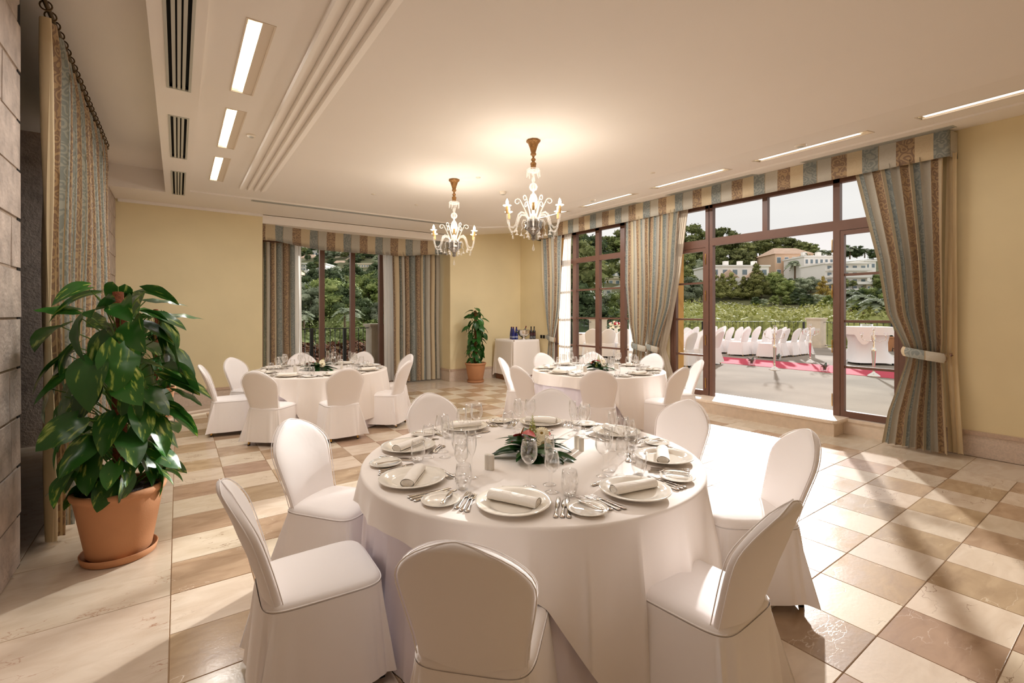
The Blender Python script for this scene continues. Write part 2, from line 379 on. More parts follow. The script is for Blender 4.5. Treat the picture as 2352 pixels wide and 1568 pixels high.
# little step round the tray
for (x0, y0, x1, y1) in ((TX0, YF, TX0, TY1), (TX1, YF, TX1, TY1)):
    mb.add([(x0, y0, zc(x0)), (x1, y1, zc(x1)), (x1, y1, zc(x1) + STEP), (x0, y0, zc(x0) + STEP)], [(0, 1, 2, 3)])
mb.add([(TX0, TY1, zc(TX0)), (XK, TY1, ZL), (TX1, TY1, zc(TX1)), (TX1, TY1, zc(TX1) + STEP), (XK, TY1, ZL + STEP), (TX0, TY1, zc(TX0) + STEP)], [(0, 1, 4, 5), (1, 2, 3, 4)])
# coffer over the left windows
ZCF = 3.78
mb.add([(-1.6, YF, ZCF), (-0.155, YF, ZCF), (-0.155, 8.91, ZCF), (-1.6, 8.91, ZCF), (-1.6, YF, ZL), (-0.155, YF, ZL), (-0.155, 8.91, ZL), (-1.6, 8.91, ZL)],
       [(0, 1, 2, 3), (1, 5, 6, 2), (2, 6, 7, 3)])
# bay soffit
mb.add([(1.29, 9.86, 3.44), (5.228, 9.86, 3.44), (5.228, 9.86, 3.29), (1.29, 9.86, 3.29), (1.29, 11.0, 3.29), (5.228, 11.0, 3.29)], [(0, 1, 2, 3), (3, 2, 5, 4)])
mb.box(-1.9, 7.75, YF - 0.2, 11.3, 3.95, 4.25)     # roof slab
ceil = struct(mb.build('ceiling', M['ceiling']))
# strip above the back wall
struct(MB().box(-0.79, 1.29, 9.83, 9.87, 3.405, 3.46).build('trim_1', M['ceiling']))
# three stepped mouldings running along the ceiling
SX = [0.745, 0.840, 0.928, 1.021, 1.10]
for i in range(4):
    m_ = MB(); x0, x1 = SX[i], SX[i + 1] - 0.004; z1 = ZL + STEP
    m_.add([(x0, YF, z1), (x0, YF, z1 - 0.03), (x0 + 0.012, YF, z1 - 0.036), (x1, YF, z1 - 0.004), (x1, YF, z1),
            (x0, 8.02, z1), (x0, 8.02, z1 - 0.03), (x0 + 0.012, 8.02, z1 - 0.036), (x1, 8.02, z1 - 0.004), (x1, 8.02, z1)],
           [(0, 1, 6, 5), (1, 2, 7, 6), (2, 3, 8, 7), (3, 4, 9, 8), (5, 6, 7, 8, 9)])
    if i < 3 or True: struct(m_.build('trim_%d' % (i + 2), M['ceiling']))

# ---------------------------------------------------------------- ceiling fixtures
LAMP_K = {'L': {3.40: 0.9, 5.0: 1.0, 6.615: 1.15, 1.80: 0.4, 0.2: 0.25}, 'R': {0.27: 0.15, 1.895: 0.45, 3.51: 1.3, 5.125: 1.6, 6.74: 1.6}}
def lamp(x0, x1, y0, y1, xm, z0, slope, label, side, on=True, tubemat=None):
    """recessed linear lamp: frame, trough, tube, reflector"""
    t = tag(empty('ceiling_lamp', ((x0 + x1) / 2, (y0 + y1) / 2, z0)), label, 'ceiling light', 'linear ceiling lights')
    cx, cy_ = (x0 + x1) / 2, (y0 + y1) / 2
    def W_(x, y, z): return (x - cx, y - cy_, z + slope * (x - cx))
    m_ = MB(); m = 0.012
    for (a, b, c, d) in ((x0 - m, x0, y0 - m, y1 + m), (x1, x1 + m, y0 - m, y1 + m), (x0, x1, y0 - m, y0), (x0, x1, y1, y1 + m)):
        m_.add([W_(a, c, -0.004), W_(b, c, -0.004), W_(b, d, -0.004), W_(a, d, -0.004), W_(a, c, 0.004), W_(b, c, 0.004), W_(b, d, 0.004), W_(a, d, 0.004)],
               [(3, 2, 1, 0), (4, 5, 6, 7), (0, 1, 5, 4), (1, 2, 6, 5), (2, 3, 7, 6), (3, 0, 4, 7)])
    m_.build('frame', M['fixture'], t)
    m_ = MB(); P = []
    for k in range(7):
        a = k / 6; x = x0 + (x1 - x0) * a; z = 0.09 * sin(PI * a) ** 0.6 if 0 < a < 1 else 0.0
        P.append([W_(x, y0, z), W_(x, y1, z)])
    m_.grid(P); m_.add([P[k][0] for k in range(7)], [tuple(range(7))]); m_.add([P[k][1] for k in range(7)], [tuple(range(7))])
    m_.build('reflector', M['reflector'], t)
    # cover plate over one half, tube in the other
    if xm is not None:
        m_ = MB().add([W_(xm, y0, 0.0), W_(x1, y0, 0.0), W_(x1, y1, 0.0), W_(xm, y1, 0.0)], [(0, 1, 2, 3)]); m_.build('cover_plate', M['fixture'], t)
        tx0, tx1 = x0 + 0.008, xm
    else: tx0, tx1 = x0 + 0.07, x1 - 0.02
    m_ = MB().add([W_(tx0, y0 + 0.10, 0.012), W_(tx1, y0 + 0.10, 0.012), W_(tx1, y1 - 0.03, 0.012), W_(tx0, y1 - 0.03, 0.012)], [(0, 3, 2, 1)])
    m_.build('tube', tubemat or M['tube'], t)
    if on:
        ld = bpy.data.lights.new('lamp', 'AREA'); ld.shape = 'RECTANGLE'; ld.size = x1 - x0 - 0.02; ld.size_y = y1 - y0 - 0.1; ld.energy = LAMP_W * LAMP_K[side][y0]; ld.color = (1.0, 0.97, 0.94)
        lo = bpy.data.objects.new('lamp_light', ld); C.objects.link(lo); lo.parent = t; lo.location = (0, 0, -0.012)
    return t
ordL = ['third of the lit lamps in the row over the left side, farthest away', 'second']
lblL = ['long glowing ceiling lamp nearest the viewer in the left row', 'middle glowing ceiling lamp of the left row', 'small looking farthest glowing ceiling lamp of the left row',
        'glowing ceiling lamp overhead in the left row, outside the picture', 'glowing ceiling lamp behind the viewer in the left row']
for (a, b), lb in zip(LAMPS_L, lblL): lamp(LX0, LX1, a, b, LXM, ZL + STEP, 0.0, lb, 'L')
sl = 0.25 / (XW - XK)
lblR = ['white linear ceiling lamp cut by the right edge of the picture', 'white linear ceiling lamp above the open terrace door', 'white linear ceiling lamp above the tied pair of curtains',
        'white linear ceiling lamp above the closed window beside the chandelier', 'short visible piece of linear ceiling lamp behind the front chandelier']
for (a, b), lb in zip(LAMPS_R, lblR): lamp(RX0, RX1, a, b, None, zc((RX0 + RX1) / 2) + STEP, sl, lb, 'R', True, M['tube_side'])

def vent(x0, x1, y0, y1, nsl, label, along_y=True, slope=0.0, group='slatted air vents in the ceiling'):
    cx, cy_ = (x0 + x1) / 2, (y0 + y1) / 2; z0 = zc(cx)
    t = tag(empty('ceiling_vent', (cx, cy_, z0)), label, 'air vent', group)
    def bx(mb_, a, b, c, d, e, f):
        V = [(x, y, z + slope * x) for z in (e, f) for x, y in ((a, c), (b, c), (b, d), (a, d))]
        mb_.add(V, [(3, 2, 1, 0), (4, 5, 6, 7), (0, 1, 5, 4), (1, 2, 6, 5), (2, 3, 7, 6), (3, 0, 4, 7)])
    hx, hy = (x1 - x0) / 2, (y1 - y0) / 2
    m_ = MB(); w = 0.016
    for q in ((-hx - .002, -hx + w, -hy, hy), (hx - w, hx + .002, -hy, hy), (-hx + w, hx - w, -hy, -hy + w), (-hx + w, hx - w, hy - w, hy)): bx(m_, *q, -0.006, 0.006)
    m_.build('frame', M['vent'], t)
    m_ = MB(); bx(m_, -hx, hx, -hy, hy, 0.03, 0.04); bx(m_, -hx - .002, -hx, -hy, hy, 0.0, 0.03); bx(m_, hx, hx + .002, -hy, hy, 0.0, 0.03); m_.build('backing', M['dark'], t)
    span = 2 * (hx - w) if along_y else 2 * (hy - w)
    first = None
    for k in range(nsl):
        p = -span / 2 + span * (k + 1) / (nsl + 1); hw = span / (nsl + 1) * (0.33 if nsl == 3 else 0.24)
        m_ = MB()
        if along_y: bx(m_, -hw, hw, -hy + w, hy - w, -0.004, 0.012)
        else: bx(m_, -hx + w, hx - w, -hw, hw, -0.004, 0.012)
        if first is None: first = m_.mesh('slat', M['vent'])
        o = link('slat', first, t, (p, 0, slope * p) if along_y else (0, p, 0))
    return t
lv = ['large slatted air vent with black slots, nearest in the left row', 'slatted air vent in the middle of the left row beside the glowing lamps', 'small looking slatted vent farthest along the left row',
      'slatted air vent of the left row above the viewer']
for (a, b), lb in zip(VENT_L, lv): vent(-0.073, 0.087, a, b, 3, lb)
lv = ['long slatted vent above the valance over the open terrace door', 'slatted vent above the valance over the tied pair of curtains', 'slatted vent above the valance over the closed window']
for (a, b), lb in zip(VENT_R, lv): vent(VX0, VX1, a, b, 4, lb, True, sl)
vent(0.98, 5.0, 8.66, 8.78, 2, 'very long thin slatted vent in the ceiling before the bay window', False)

def ceil_dot(x, y, r, label, cat, body=0.02, dark=True):
    z = zc(x) + STEP
    t = tag(empty(cat.replace(' ', '_'), (x, y, z)), label, cat)
    MB().lathe([(r, 0.0), (r, -body * 0.4), (r * 0.82, -body), (0.0, -body)], 28, cap=False).build('rim', M['plastic'], t)
    MB().lathe([(r * 0.55, -body - 0.001), (r * 0.5, -body - 0.004), (0.0, -body - 0.004)], 24, cap=False).build('grille', M['vent'], t)
    return t
ceil_dot(0.628, 5.606, 0.045, 'small round white speaker between the middle left lamp and the mouldings', 'ceiling speaker')
ceil_dot(5.82, 2.47, 0.06, 'small round white speaker beside the lamp over the open door', 'ceiling speaker')
ceil_dot(5.70, 5.67, 0.05, 'small round white speaker beside the lamp over the closed window', 'ceiling speaker')
ceil_dot(4.069, 5.96, 0.052, 'white smoke detector between the two chandeliers', 'smoke detector', 0.045)
for (x, y, lb) in ((5.15, 4.01, 'tiny flush sprinkler disc right of the front chandelier'), (3.37, 5.54, 'tiny flush sprinkler disc just right of the rear chandelier canopy'), (2.50, 7.27, 'tiny flush sprinkler disc above the middle of the bay valance'), (3.35, 7.55, 'tiny flush sprinkler disc left of the rear chandelier')):
    o = MB().lathe([(0.034, 0.0), (0.032, -0.006), (0.0, -0.007)], 20, cap=False).build('sprinkler', M['plastic'], None, (x, y, zc(x) + STEP)); tag(o, lb, 'sprinkler')

# ---------------------------------------------------------------- walls
def wall(name, boxes, m): 
    mb_ = MB()
    for b in boxes: mb_.box(*b)
    return struct(mb_.build(name, m))
BX0, BX1 = 1.29, 5.228
back = wall('wall_back', [(-1.2, BX0, 9.86, 10.2, 0, 3.95), (BX1, 7.7, 9.86, 10.2, 0, 3.95), (BX0 - 0.25, BX0, 10.2, 11.25, 0, 3.95), (BX1, BX1 + 0.25, 10.2, 11.25, 0, 3.95),
      (BX0, BX1, 10.9, 11.1, 3.2, 3.95), (BX0, 1.42, 10.9, 11.1, 0, 3.2), (5.1, BX1, 10.9, 11.1, 0, 3.2)], M['wall'])
W1Y0, W1Y1, W2Y0, W2Y1, WZ0, WZ1 = 1.88, 5.30, 5.72, 8.56, 0.20, 3.46
right = wall('wall_right', [(XW, 7.32, YF, W1Y0, 0, 3.95), (XW, 7.32, W1Y1, W2Y0, 0, 3.95), (XW, 7.32, W2Y1, 9.9, 0, 3.95), (XW, 7.32, W1Y0, W1Y1, WZ1, 3.95), (XW, 7.32, W2Y0, W2Y1, WZ1, 3.95)], M['wall'])
outw = wall('wall_outer', [(7.32, 7.72, YF, W1Y0, 0, 3.95), (7.32, 7.72, W1Y1, W2Y0, 0, 3.95), (7.32, 7.72, W2Y1, 10.2, 0, 3.95), (7.32, 7.72, W1Y0, W1Y1, WZ1, 3.95), (7.32, 7.72, W2Y0, W2Y1, WZ1, 3.95)], M['ochre'])
wall('wall_front', [(-1.6, 7.7, YF - 0.25, YF, 0, 3.95)], M['wall'])
# baseboards
def baseb(name, pts, h=0.28, t_=0.02):
    """pts: polyline along the wall foot, room on the left-hand side normal given per segment"""
    for i, (x0, y0, x1, y1) in enumerate(pts):
        bb = MB().box(min(x0, x1), max(x0, x1), min(y0, y1), max(y0, y1), 0, h - 0.045)
        o = struct(bb.build(name, M['granite']))
        dx = 0.012
        MB().box(min(x0, x1) - (dx if x1 - x0 < y1 - y0 else 0), max(x0, x1) + (dx if x1 - x0 < y1 - y0 else 0), min(y0, y1) - (dx if x1 - x0 > y1 - y0 else 0), max(y0, y1), h - 0.045, h).build('cap_strip', M['granite_top'], o)
baseb('baseboard_back', [(-0.80, 9.835, BX0, 9.862)]); baseb('baseboard_back_right', [(BX1, 9.835, 7.28, 9.862)]); baseb('baseboard_bay', [(BX1 - 0.025, 9.84, BX1 + 0.002, 10.9)])
baseb('baseboard_right', [(7.262, YF, 7.287, 1.90)], 0.285); baseb('baseboard_right_far', [(7.262, 8.6, 7.287, 9.83)], 0.285)
# sill under the windows, front step before the open door
o = struct(MB().box(7.235, 7.32, W1Y0, W1Y1, 0, 0.165).box(7.225, 7.32, W1Y0, W1Y1, 0.165, 0.20).build('trim_sill_1', M['sill']))
o = struct(MB().box(7.235, 7.32, W2Y0, W2Y1, 0, 0.165).box(7.225, 7.32, W2Y0, W2Y1, 0.165, 0.20).build('trim_sill_2', M['sill']))
struct(MB().box(7.32, 7.75, W1Y0, W1Y1, 0, 0.199).box(7.32, 7.75, W2Y0, W2Y1, 0, 0.199).build('threshold', M['sill']))
def rounded(x0, x1, y0, y1, r, n=6):
    P = [(x1, y0), (x1, y1)]
    for k in range(n + 1): a = PI / 2 + PI / 2 * k / n; P.append((x0 + r + r * cos(a), y1 - r + r * sin(a)))
    for k in range(n + 1): a = PI + PI / 2 * k / n; P.append((x0 + r + r * cos(a), y0 + r + r * sin(a)))
    return P
st = tag(empty('door_step', (7.05, 3.5, 0)), 'long cream stone step before the open terrace door', 'step')
MB().prism([(x - 7.05, y - 3.5) for x, y in ((6.93, 2.54), (7.234, 2.54), (7.234, 4.62), (6.93, 4.62))], 0, 0.175).build('riser', M['sill'], st)
m_ = MB().prism([(x - 7.05, y - 3.5) for x, y in rounded(6.89, 7.30, 2.49, 4.66, 0.07)], 0.175, 0.202); m_.prism([(x - 7.05, y - 3.5) for x, y in rounded(6.90, 7.30, 2.50, 4.65, 0.06)], 0.202, 0.212)
m_.build('tread', M['sill'], st)

# ---------------------------------------------------------------- left stone wall
XS = -0.82
lw = struct(MB().box(XS - 0.7, XS - 0.004, YF, 4.22, 0, 3.95).box(XS - 0.7, XS - 0.004, 7.95, 10.2, 0, 3.95).box(-1.95, -1.6, 4.2, 8.0, 0, 3.95).build('wall_left', M['mortar']))
rr = random.Random(3); meshes = {}
def stone(y0, y1, z0, z1):
    k = (round(y1 - y0, 1), rr.randrange(3))
    w, h = y1 - y0 - 0.005, z1 - z0 - 0.005
    mb_ = MB(); e = 0.007; d = 0.03 + rr.random() * 0.004
    j = lambda a: a + rr.uniform(-0.004, 0.004)
    V = [(0, 0, 0), (0, w, 0), (0, w, h), (0, 0, h), (d, j(e), j(e)), (d + rr.uniform(-.004, .004), j(w - e), j(e)), (d, j(w - e), j(h - e)), (d + rr.uniform(-.004, .004), j(e), j(h - e))]
    mb_.add(V, [(4, 5, 6, 7), (0, 1, 5, 4), (1, 2, 6, 5), (2, 3, 7, 6), (3, 0, 4, 7)])
    return mb_.build('stone_block', M['stone'], lw, (XS - 0.03, y0 + 0.0025, z0 + 0.0025))
for (ya, yb) in ((2.3, 4.26), (7.95, 9.86)):
    z = 0.0; r_ = 0
    while z < 3.72:
        h = 0.31 if z > 0 else 0.33; z1 = min(z + h, 3.78); y = ya
        first = True
        while y < yb - 0.02:
            wdt = rr.choice([0.42, 0.55, 0.66]) * (0.6 if first and r_ % 2 else 1); y1 = y + wdt
            if y1 > yb - 0.2: y1 = yb
            stone(y, y1, z, z1); y = y1; first = False
        z = z1; r_ += 1
# recess jambs and back; deep shade painted near-black on near jamb and back
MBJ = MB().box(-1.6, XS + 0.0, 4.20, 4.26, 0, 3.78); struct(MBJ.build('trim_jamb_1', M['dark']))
struct(MB().box(-1.6, XS, 7.93, 7.96, 0, 3.78).build('trim_jamb_2', M['stone']))
struct(MB().box(-1.605, -1.55, 4.26, 7.93, 0, 3.78).build('recess_back_shade', M['dark']))

# ---------------------------------------------------------------- floor
fl = struct(MB().box(-1.9, 7.32, YF, 11.1, -0.12, -0.004).build('floor', M['grout']))
T = 0.4085; X0T, Y0T = -0.034, 0.441
rt = random.Random(5); cells = []
for i in range(16):
    for j in range(-2, 21):
        cells.append((i, j, X0T + T * i, Y0T + T * j))
cells.sort(key=lambda c: math.hypot(c[2] + T / 2, c[3] + T / 2) + (5 if c[1] < -1 else 0))
g = 0.0016
def tile_mb(w, h, mb_=None, x=0, y=0, z=0.0):
    mb_ = mb_ or MB(); e = 0.0022
    V = [(x, y, z - .004), (x + w, y, z - .004), (x + w, y + h, z - .004), (x, y + h, z - .004), (x + e, y + e, z), (x + w - e, y + e, z), (x + w - e, y + h - e, z), (x + e, y + h - e, z)]
    return mb_.add(V, [(4, 5, 6, 7), (0, 1, 5, 4), (1, 2, 6, 5), (2, 3, 7, 6), (3, 0, 4, 7)])
tm = [tile_mb(T - 2 * g, T - 2 * g).mesh('tile_cream', M['cream']), tile_mb(T - 2 * g, T - 2 * g).mesh('tile_tan', M['tan'])]
far = [MB(), MB()]
for n_, (i, j, x, y) in enumerate(cells):
    k = (i + j) % 2
    if n_ < 300: link('tile', tm[k], fl, (x + g, y + g, rt.uniform(-0.0004, 0.0004)))
    else: tile_mb(T - 2 * g, T - 2 * g, far[k], x + g, y + g)
o = far[0]
n0 = len(o.f); o.add(far[1].v, far[1].f, mi=1); stf = o.build('far_tiles', [M['cream'], M['tan']], fl); stf['kind'] = 'stuff'
def slab(x0, x1, y0, y1): tile_mb(x1 - x0 - 2 * g, y1 - y0 - 2 * g).build('border_slab', M['border'], fl, (x0 + g, y0 + g, 0))
yy = Y0T + T * 1 - 4 * T * 2
yj = [3.30 + 0.817 * k for k in range(-7, 8)]
for a, b in zip(yj[:-1], yj[1:]): slab(-0.83, X0T, a, b)
for k in range(-4, 11): slab(X0T + 16 * T, 7.24, Y0T + T * (2 * k), Y0T + T * (2 * k + 2))
for k in range(8): slab(X0T + 2 * T * k, X0T + 2 * T * (k + 1), Y0T + 21 * T, 9.84)
for k in range(5): slab(1.30 + 0.785 * k, 1.30 + 0.785 * (k + 1), 9.84, 10.9)
slab(-1.6, -0.83, 4.25, 6.1); slab(-1.6, -0.83, 6.1, 7.95)

# ---------------------------------------------------------------- windows
def fbox(mb_, y0, y1, z0, z1, x0=7.30, x1=7.37): mb_.box(x0, x1, y0, y1, z0, z1)
def pane(parent, y0, y1, z0, z1, x=7.335): MB().box(x - 0.003, x + 0.003, y0, y1, z0, z1).build('pane', M['pane'], parent)
MZ = [0.88, 1.495, 2.12]
def hinge(parent, y, z):
    MB().lathe([(0.005, -0.065), (0.007, -0.06), (0.007, 0.06), (0.005, 0.065)], 10).lathe([(0.004, -0.09), (0.007, -0.075), (0.007, 0.075), (0.004, 0.09)], 8).build('hinge', M['brass'], parent, (7.287, y, z))
# --- window 1: side light, open door, side light, transoms
w1 = struct(empty('window_1', (0, 0, 0)))
m_ = MB()
for y0, y1 in ((1.90, 1.965), (2.605, 2.685), (4.46, 4.515), (4.53, 4.59), (5.22, 5.285)): m_.box(7.295, 7.38, y0, y1, 0.20, 3.46)
m_.box(7.295, 7.38, 1.965, 5.22, 3.37, 3.46)
for y0, y1 in ((1.965, 2.605), (4.59, 5.22)): m_.box(7.295, 7.38, y0, y1, 2.72, 2.855)
m_.box(7.295, 7.38, 2.685, 4.46, 2.735, 2.86); m_.box(7.30, 7.375, 3.565, 3.64, 2.86, 3.37)
m_.build('frame', M['frame'], w1)
for y0, y1, z0, z1 in ((1.965, 2.605, 2.855, 3.37), (2.685, 3.565, 2.86, 3.37), (3.64, 4.46, 2.86, 3.37), (4.59, 5.22, 2.855, 3.37)): pane(w1, y0, y1, z0, z1)
for nm, (y0, y1) in (('side_light', (1.968, 2.602)), ('side_light', (4.592, 5.217))):
    s_ = empty(nm, (0, 0, 0)); s_.parent = w1; m_ = MB(); w = 0.045
    fbox(m_, y0, y0 + w, 0.205, 2.715); fbox(m_, y1 - w, y1, 0.205, 2.715); fbox(m_, y0 + w, y1 - w, 0.205, 0.29); fbox(m_, y0 + w, y1 - w, 2.66, 2.715)
    m_.build('sash', M['frame'], s_)
    zz = [0.29] + MZ + [2.66]
    for z in MZ: MB().box(7.315, 7.36, y0 + w, y1 - w, z - 0.016, z + 0.016).build('glazing_bar', M['frame'], s_)
    for a, b in zip(zz[:-1], zz[1:]): pane(s_, y0 + w, y1 - w, a + (0.016 if a > 0.3 else 0), b - (0.016 if b < 2.6 else 0))
for z in (0.42, 1.15, 1.9, 2.52): hinge(w1, 2.692, z); hinge(w1, 4.585, z)
# --- window 2: fixed grid
w2 = struct(empty('window_2', (0, 0, 0))); m_ = MB()
posts = [(5.735, 5.80), (6.36, 6.475), (7.06, 7.17), (7.765, 7.88), (8.49, 8.545)]
for y0, y1 in posts: m_.box(7.295, 7.38, y0, y1, 0.20, 3.46)
m_.box(7.295, 7.38, 5.80, 8.49, 3.37, 3.46); m_.box(7.297, 7.378, 5.80, 8.49, 2.73, 2.84); m_.box(7.297, 7.378, 5.80, 8.49, 0.20, 0.29)
m_.build('frame', M['frame'], w2)
for (a, b) in zip(posts[:-1], posts[1:]):
    y0, y1 = a[1], b[0]; zz = [0.29] + MZ + [2.73]
    for z in MZ: MB().box(7.312, 7.362, y0, y1, z - 0.018, z + 0.018).build('glazing_bar', M['frame'], w2)
    for q, r_ in zip(zz[:-1], zz[1:]): pane(w2, y0, y1, q, r_)
    pane(w2, y0, y1, 2.84, 3.37)
# --- bay window
w4 = struct(empty('window_4', (0, 0, 0))); m_ = MB(); pb = [1.42, 1.93, 2.60, 3.27, 3.94, 4.60, 5.10]
for i, x in enumerate(pb): m_.box(x - 0.05, x + 0.05, 10.88, 10.99, 0.0, 3.2)
m_.box(1.42, 5.10, 10.885, 10.985, 3.08, 3.2); m_.box(1.42, 5.10, 10.885, 10.985, 0.0, 0.24)
m_.build('frame', M['frame'], w4)
for a, b in zip(pb[:-1], pb[1:]): MB().box(a + 0.05, b - 0.05, 10.93, 10.936, 0.24, 3.08).build('pane', M['pane'], w4)

# ---------------------------------------------------------------- curtains
def curtain(rows, X0, n, Wc, amp, top_phase=0.0, samples=10, axis='y', thick=0.0, seed=1):
    """rows: list of (z, a, b, x) : a/b the two edges, x the depth of the cloth at that height; returns grid + uvs"""
    r_ = random.Random(seed); zs = [q[0] for q in rows][::-1]
    A_ = [q[1] for q in rows][::-1]; B_ = [q[2] for q in rows][::-1]; D_ = [q[3] for q in rows][::-1]
    Q_ = [q[4] if len(q) > 4 else 1.0 for q in rows][::-1]
    zt, zb = rows[0][0], rows[-1][0]; nz_ = 44; nu = n * samples
    ph = [r_.uniform(-0.35, 0.35) for _ in range(n + 2)]; am = [r_.uniform(0.6, 1.25) for _ in range(n + 2)]
    P = []; U = []
    for i in range(nz_ + 1):
        z = zt + (zb - zt) * i / nz_; a, b, d, q = (interp(z, zs, A_), interp(z, zs, B_), interp(z, zs, D_), interp(z, zs, Q_)); row = []
        for j in range(nu + 1):
            u = j / nu; f = u * n; k = int(f); fr = f - k
            mix = lambda L_: L_[k] * (1 - fr) + L_[k + 1] * fr
            w_ = sin(2 * PI * (f + 0.12 * mix(ph) + 0.03 * sin(z * 1.7)) )
            w_ = math.copysign(abs(w_) ** 0.75, w_)
            off = amp * q * mix(am) * w_ + 0.012 * sin(z * 2.3 + 5 * u)
            along = a + (b - a) * u + (abs(b - a) / n) * 0.22 * cos(2 * PI * f) * min(1, q)
            row.append((d + off, along, z) if axis == 'y' else (along, d + off, z)); U.append((u * Wc, z))
        P.append(row)
    return P, U
def hang(name, rows, n, Wc, amp, material, label=None, cat=None, seed=1, axis='y', parent=None, group=None, uvoff=0.0):
    P, U = curtain(rows, 0, n, Wc, amp, seed=seed, axis=axis)
    U = [(u + uvoff, v) for u, v in U]
    o = MB().grid(P, U).build(name, material, parent)
    if label: tag(o, label, cat, group)
    return o
def tieback(parent, y0, y1, z, x, w=0.10, hook=None):
    P = []; U = []; hy, hx = (y1 - y0) / 2, 0.062
    for i in range(9):
        a_ = i / 8; zz_ = z - w / 2 + w * a_; row = []
        for k in range(28):
            a = 2 * PI * k / 28; bulge = 1 + 0.10 * sin(PI * a_); row.append((x + hx * bulge * cos(a), (y0 + y1) / 2 + (hy + 0.012) * bulge * sin(a), zz_ + 0.03 * sin(a) )); U.append((k * 0.035, zz_ * 1.0))
        P.append(row)
    o = MB().grid(P, U, close_u=True).build('tieback', M['fabric'], parent)
    if hook is not None:
        MB().tube([(7.27, hook, z + 0.02), (x + 0.02, hook - 0.01, z + 0.02), (x - 0.03, hook - 0.03, z + 0.01)], 0.008).lathe([(0, -0.015), (0.018, 0), (0, 0.015)], 10, (x - 0.03, hook - 0.03, z + 0.01)).build('hook', M['frame'], parent)
    return o
cR = hang('curtain', [(3.42, 2.35, 1.49, 7.09, .8), (2.24, 2.10, 1.50, 7.09), (1.6, 2.02, 1.50, 7.09), (1.25, 1.88, 1.51, 7.10, .8), (1.10, 1.83, 1.53, 7.11, .7), (0.95, 1.86, 1.51, 7.10, .8), (0.4, 1.99, 1.46, 7.02, .9), (0.03, 2.03, 1.43, 6.98, 1.0)],
          9, 2.10, 0.048, M['fabric'], 'blue, gold and brown striped curtain tied back at the right end of the terrace windows', 'curtain', 4, uvoff=0.30)
tieback(cR, 1.50, 1.86, 1.12, 7.09, 0.11, 1.46)
P, U = curtain([(3.42, 1.49, 1.40, 7.17), (1.1, 1.52, 1.40, 7.2), (0.03, 1.46, 1.33, 7.12)], 0, 3, 0.4, 0.02, seed=2)
MB().grid(P, U).build('lining', M['lining'], cR)
cM2 = hang('curtain', [(3.42, 5.55, 4.93, 7.08, .8), (2.3, 5.56, 5.03, 7.09), (1.7, 5.57, 5.15, 7.09), (1.3, 5.59, 5.31, 7.09, .8), (0.99, 5.62, 5.42, 7.09, .6), (0.8, 5.64, 5.41, 7.08, .7), (0.4, 5.70, 5.30, 7.05), (0.03, 5.74, 5.24, 7.02)],
          8, 2.0, 0.038, M['fabric'], 'striped curtain tied to the left, right one of the middle pair beside the open door', 'curtain', 11, uvoff=0.1)
tieback(cM2, 5.40, 5.63, 0.97, 7.08, 0.11)
cM1 = hang('curtain', [(3.42, 6.13, 5.57, 7.08, .8), (2.2, 6.13, 5.57, 7.09), (1.4, 6.06, 5.62, 7.09), (1.15, 6.0, 5.66, 7.09, .8), (0.99, 5.97, 5.69, 7.09, .6), (0.8, 5.99, 5.68, 7.08, .7), (0.4, 6.06, 5.70, 7.05), (0.03, 6.12, 5.76, 7.02)],
          8, 2.0, 0.038, M['fabric'], 'striped curtain tied to the right, left one of the middle pair beside the closed window', 'curtain', 12, uvoff=0.45)
tieback(cM1, 5.67, 5.98, 0.97, 7.08, 0.11)
cL = hang('curtain', [(3.40, 8.74, 7.98, 7.08, .8), (2.4, 8.67, 8.02, 7.09), (1.7, 8.59, 8.1, 7.09), (1.3, 8.53, 8.2, 7.09, .8), (1.03, 8.48, 8.28, 7.09, .6), (0.8, 8.50, 8.26, 7.08, .7), (0.4, 8.54, 8.24, 7.07), (0.03, 8.58, 8.22, 7.05)],
          7, 1.8, 0.04, M['fabric'], 'striped curtain tied back at the far end of the closed window near the serving table', 'curtain', 13, uvoff=0.2)
tieback(cL, 8.27, 8.49, 1.02, 7.08, 0.11)
hang('sheer_curtain', [(3.40, 8.05, 7.80, 7.2), (1.2, 8.24, 7.84, 7.2), (0.03, 8.24, 7.84, 7.2)], 5, 1, 0.02, M['sheer'], 'white sheer curtain between the far striped curtain and the closed window', 'curtain', 3)
hang('sheer_curtain', [(3.40, 6.12, 5.62, 7.2), (1.2, 6.15, 5.62, 7.2), (0.03, 6.17, 5.62, 7.2)], 5, 1, 0.02, M['sheer'], 'white sheer curtain behind the left one of the middle pair', 'curtain', 5)
hang('lining_curtain', [(3.40, 5.05, 4.83, 7.18), (2.3, 5.2, 4.98, 7.18), (1.3, 5.45, 5.2, 7.18), (0.95, 5.50, 5.30, 7.18), (0.5, 5.5, 5.12, 7.18), (0.03, 5.5, 5.05, 7.18)], 5, 1, 0.015, M['lining_grey'], 'pale grey lining hanging behind the right one of the middle pair', 'curtain', 6)
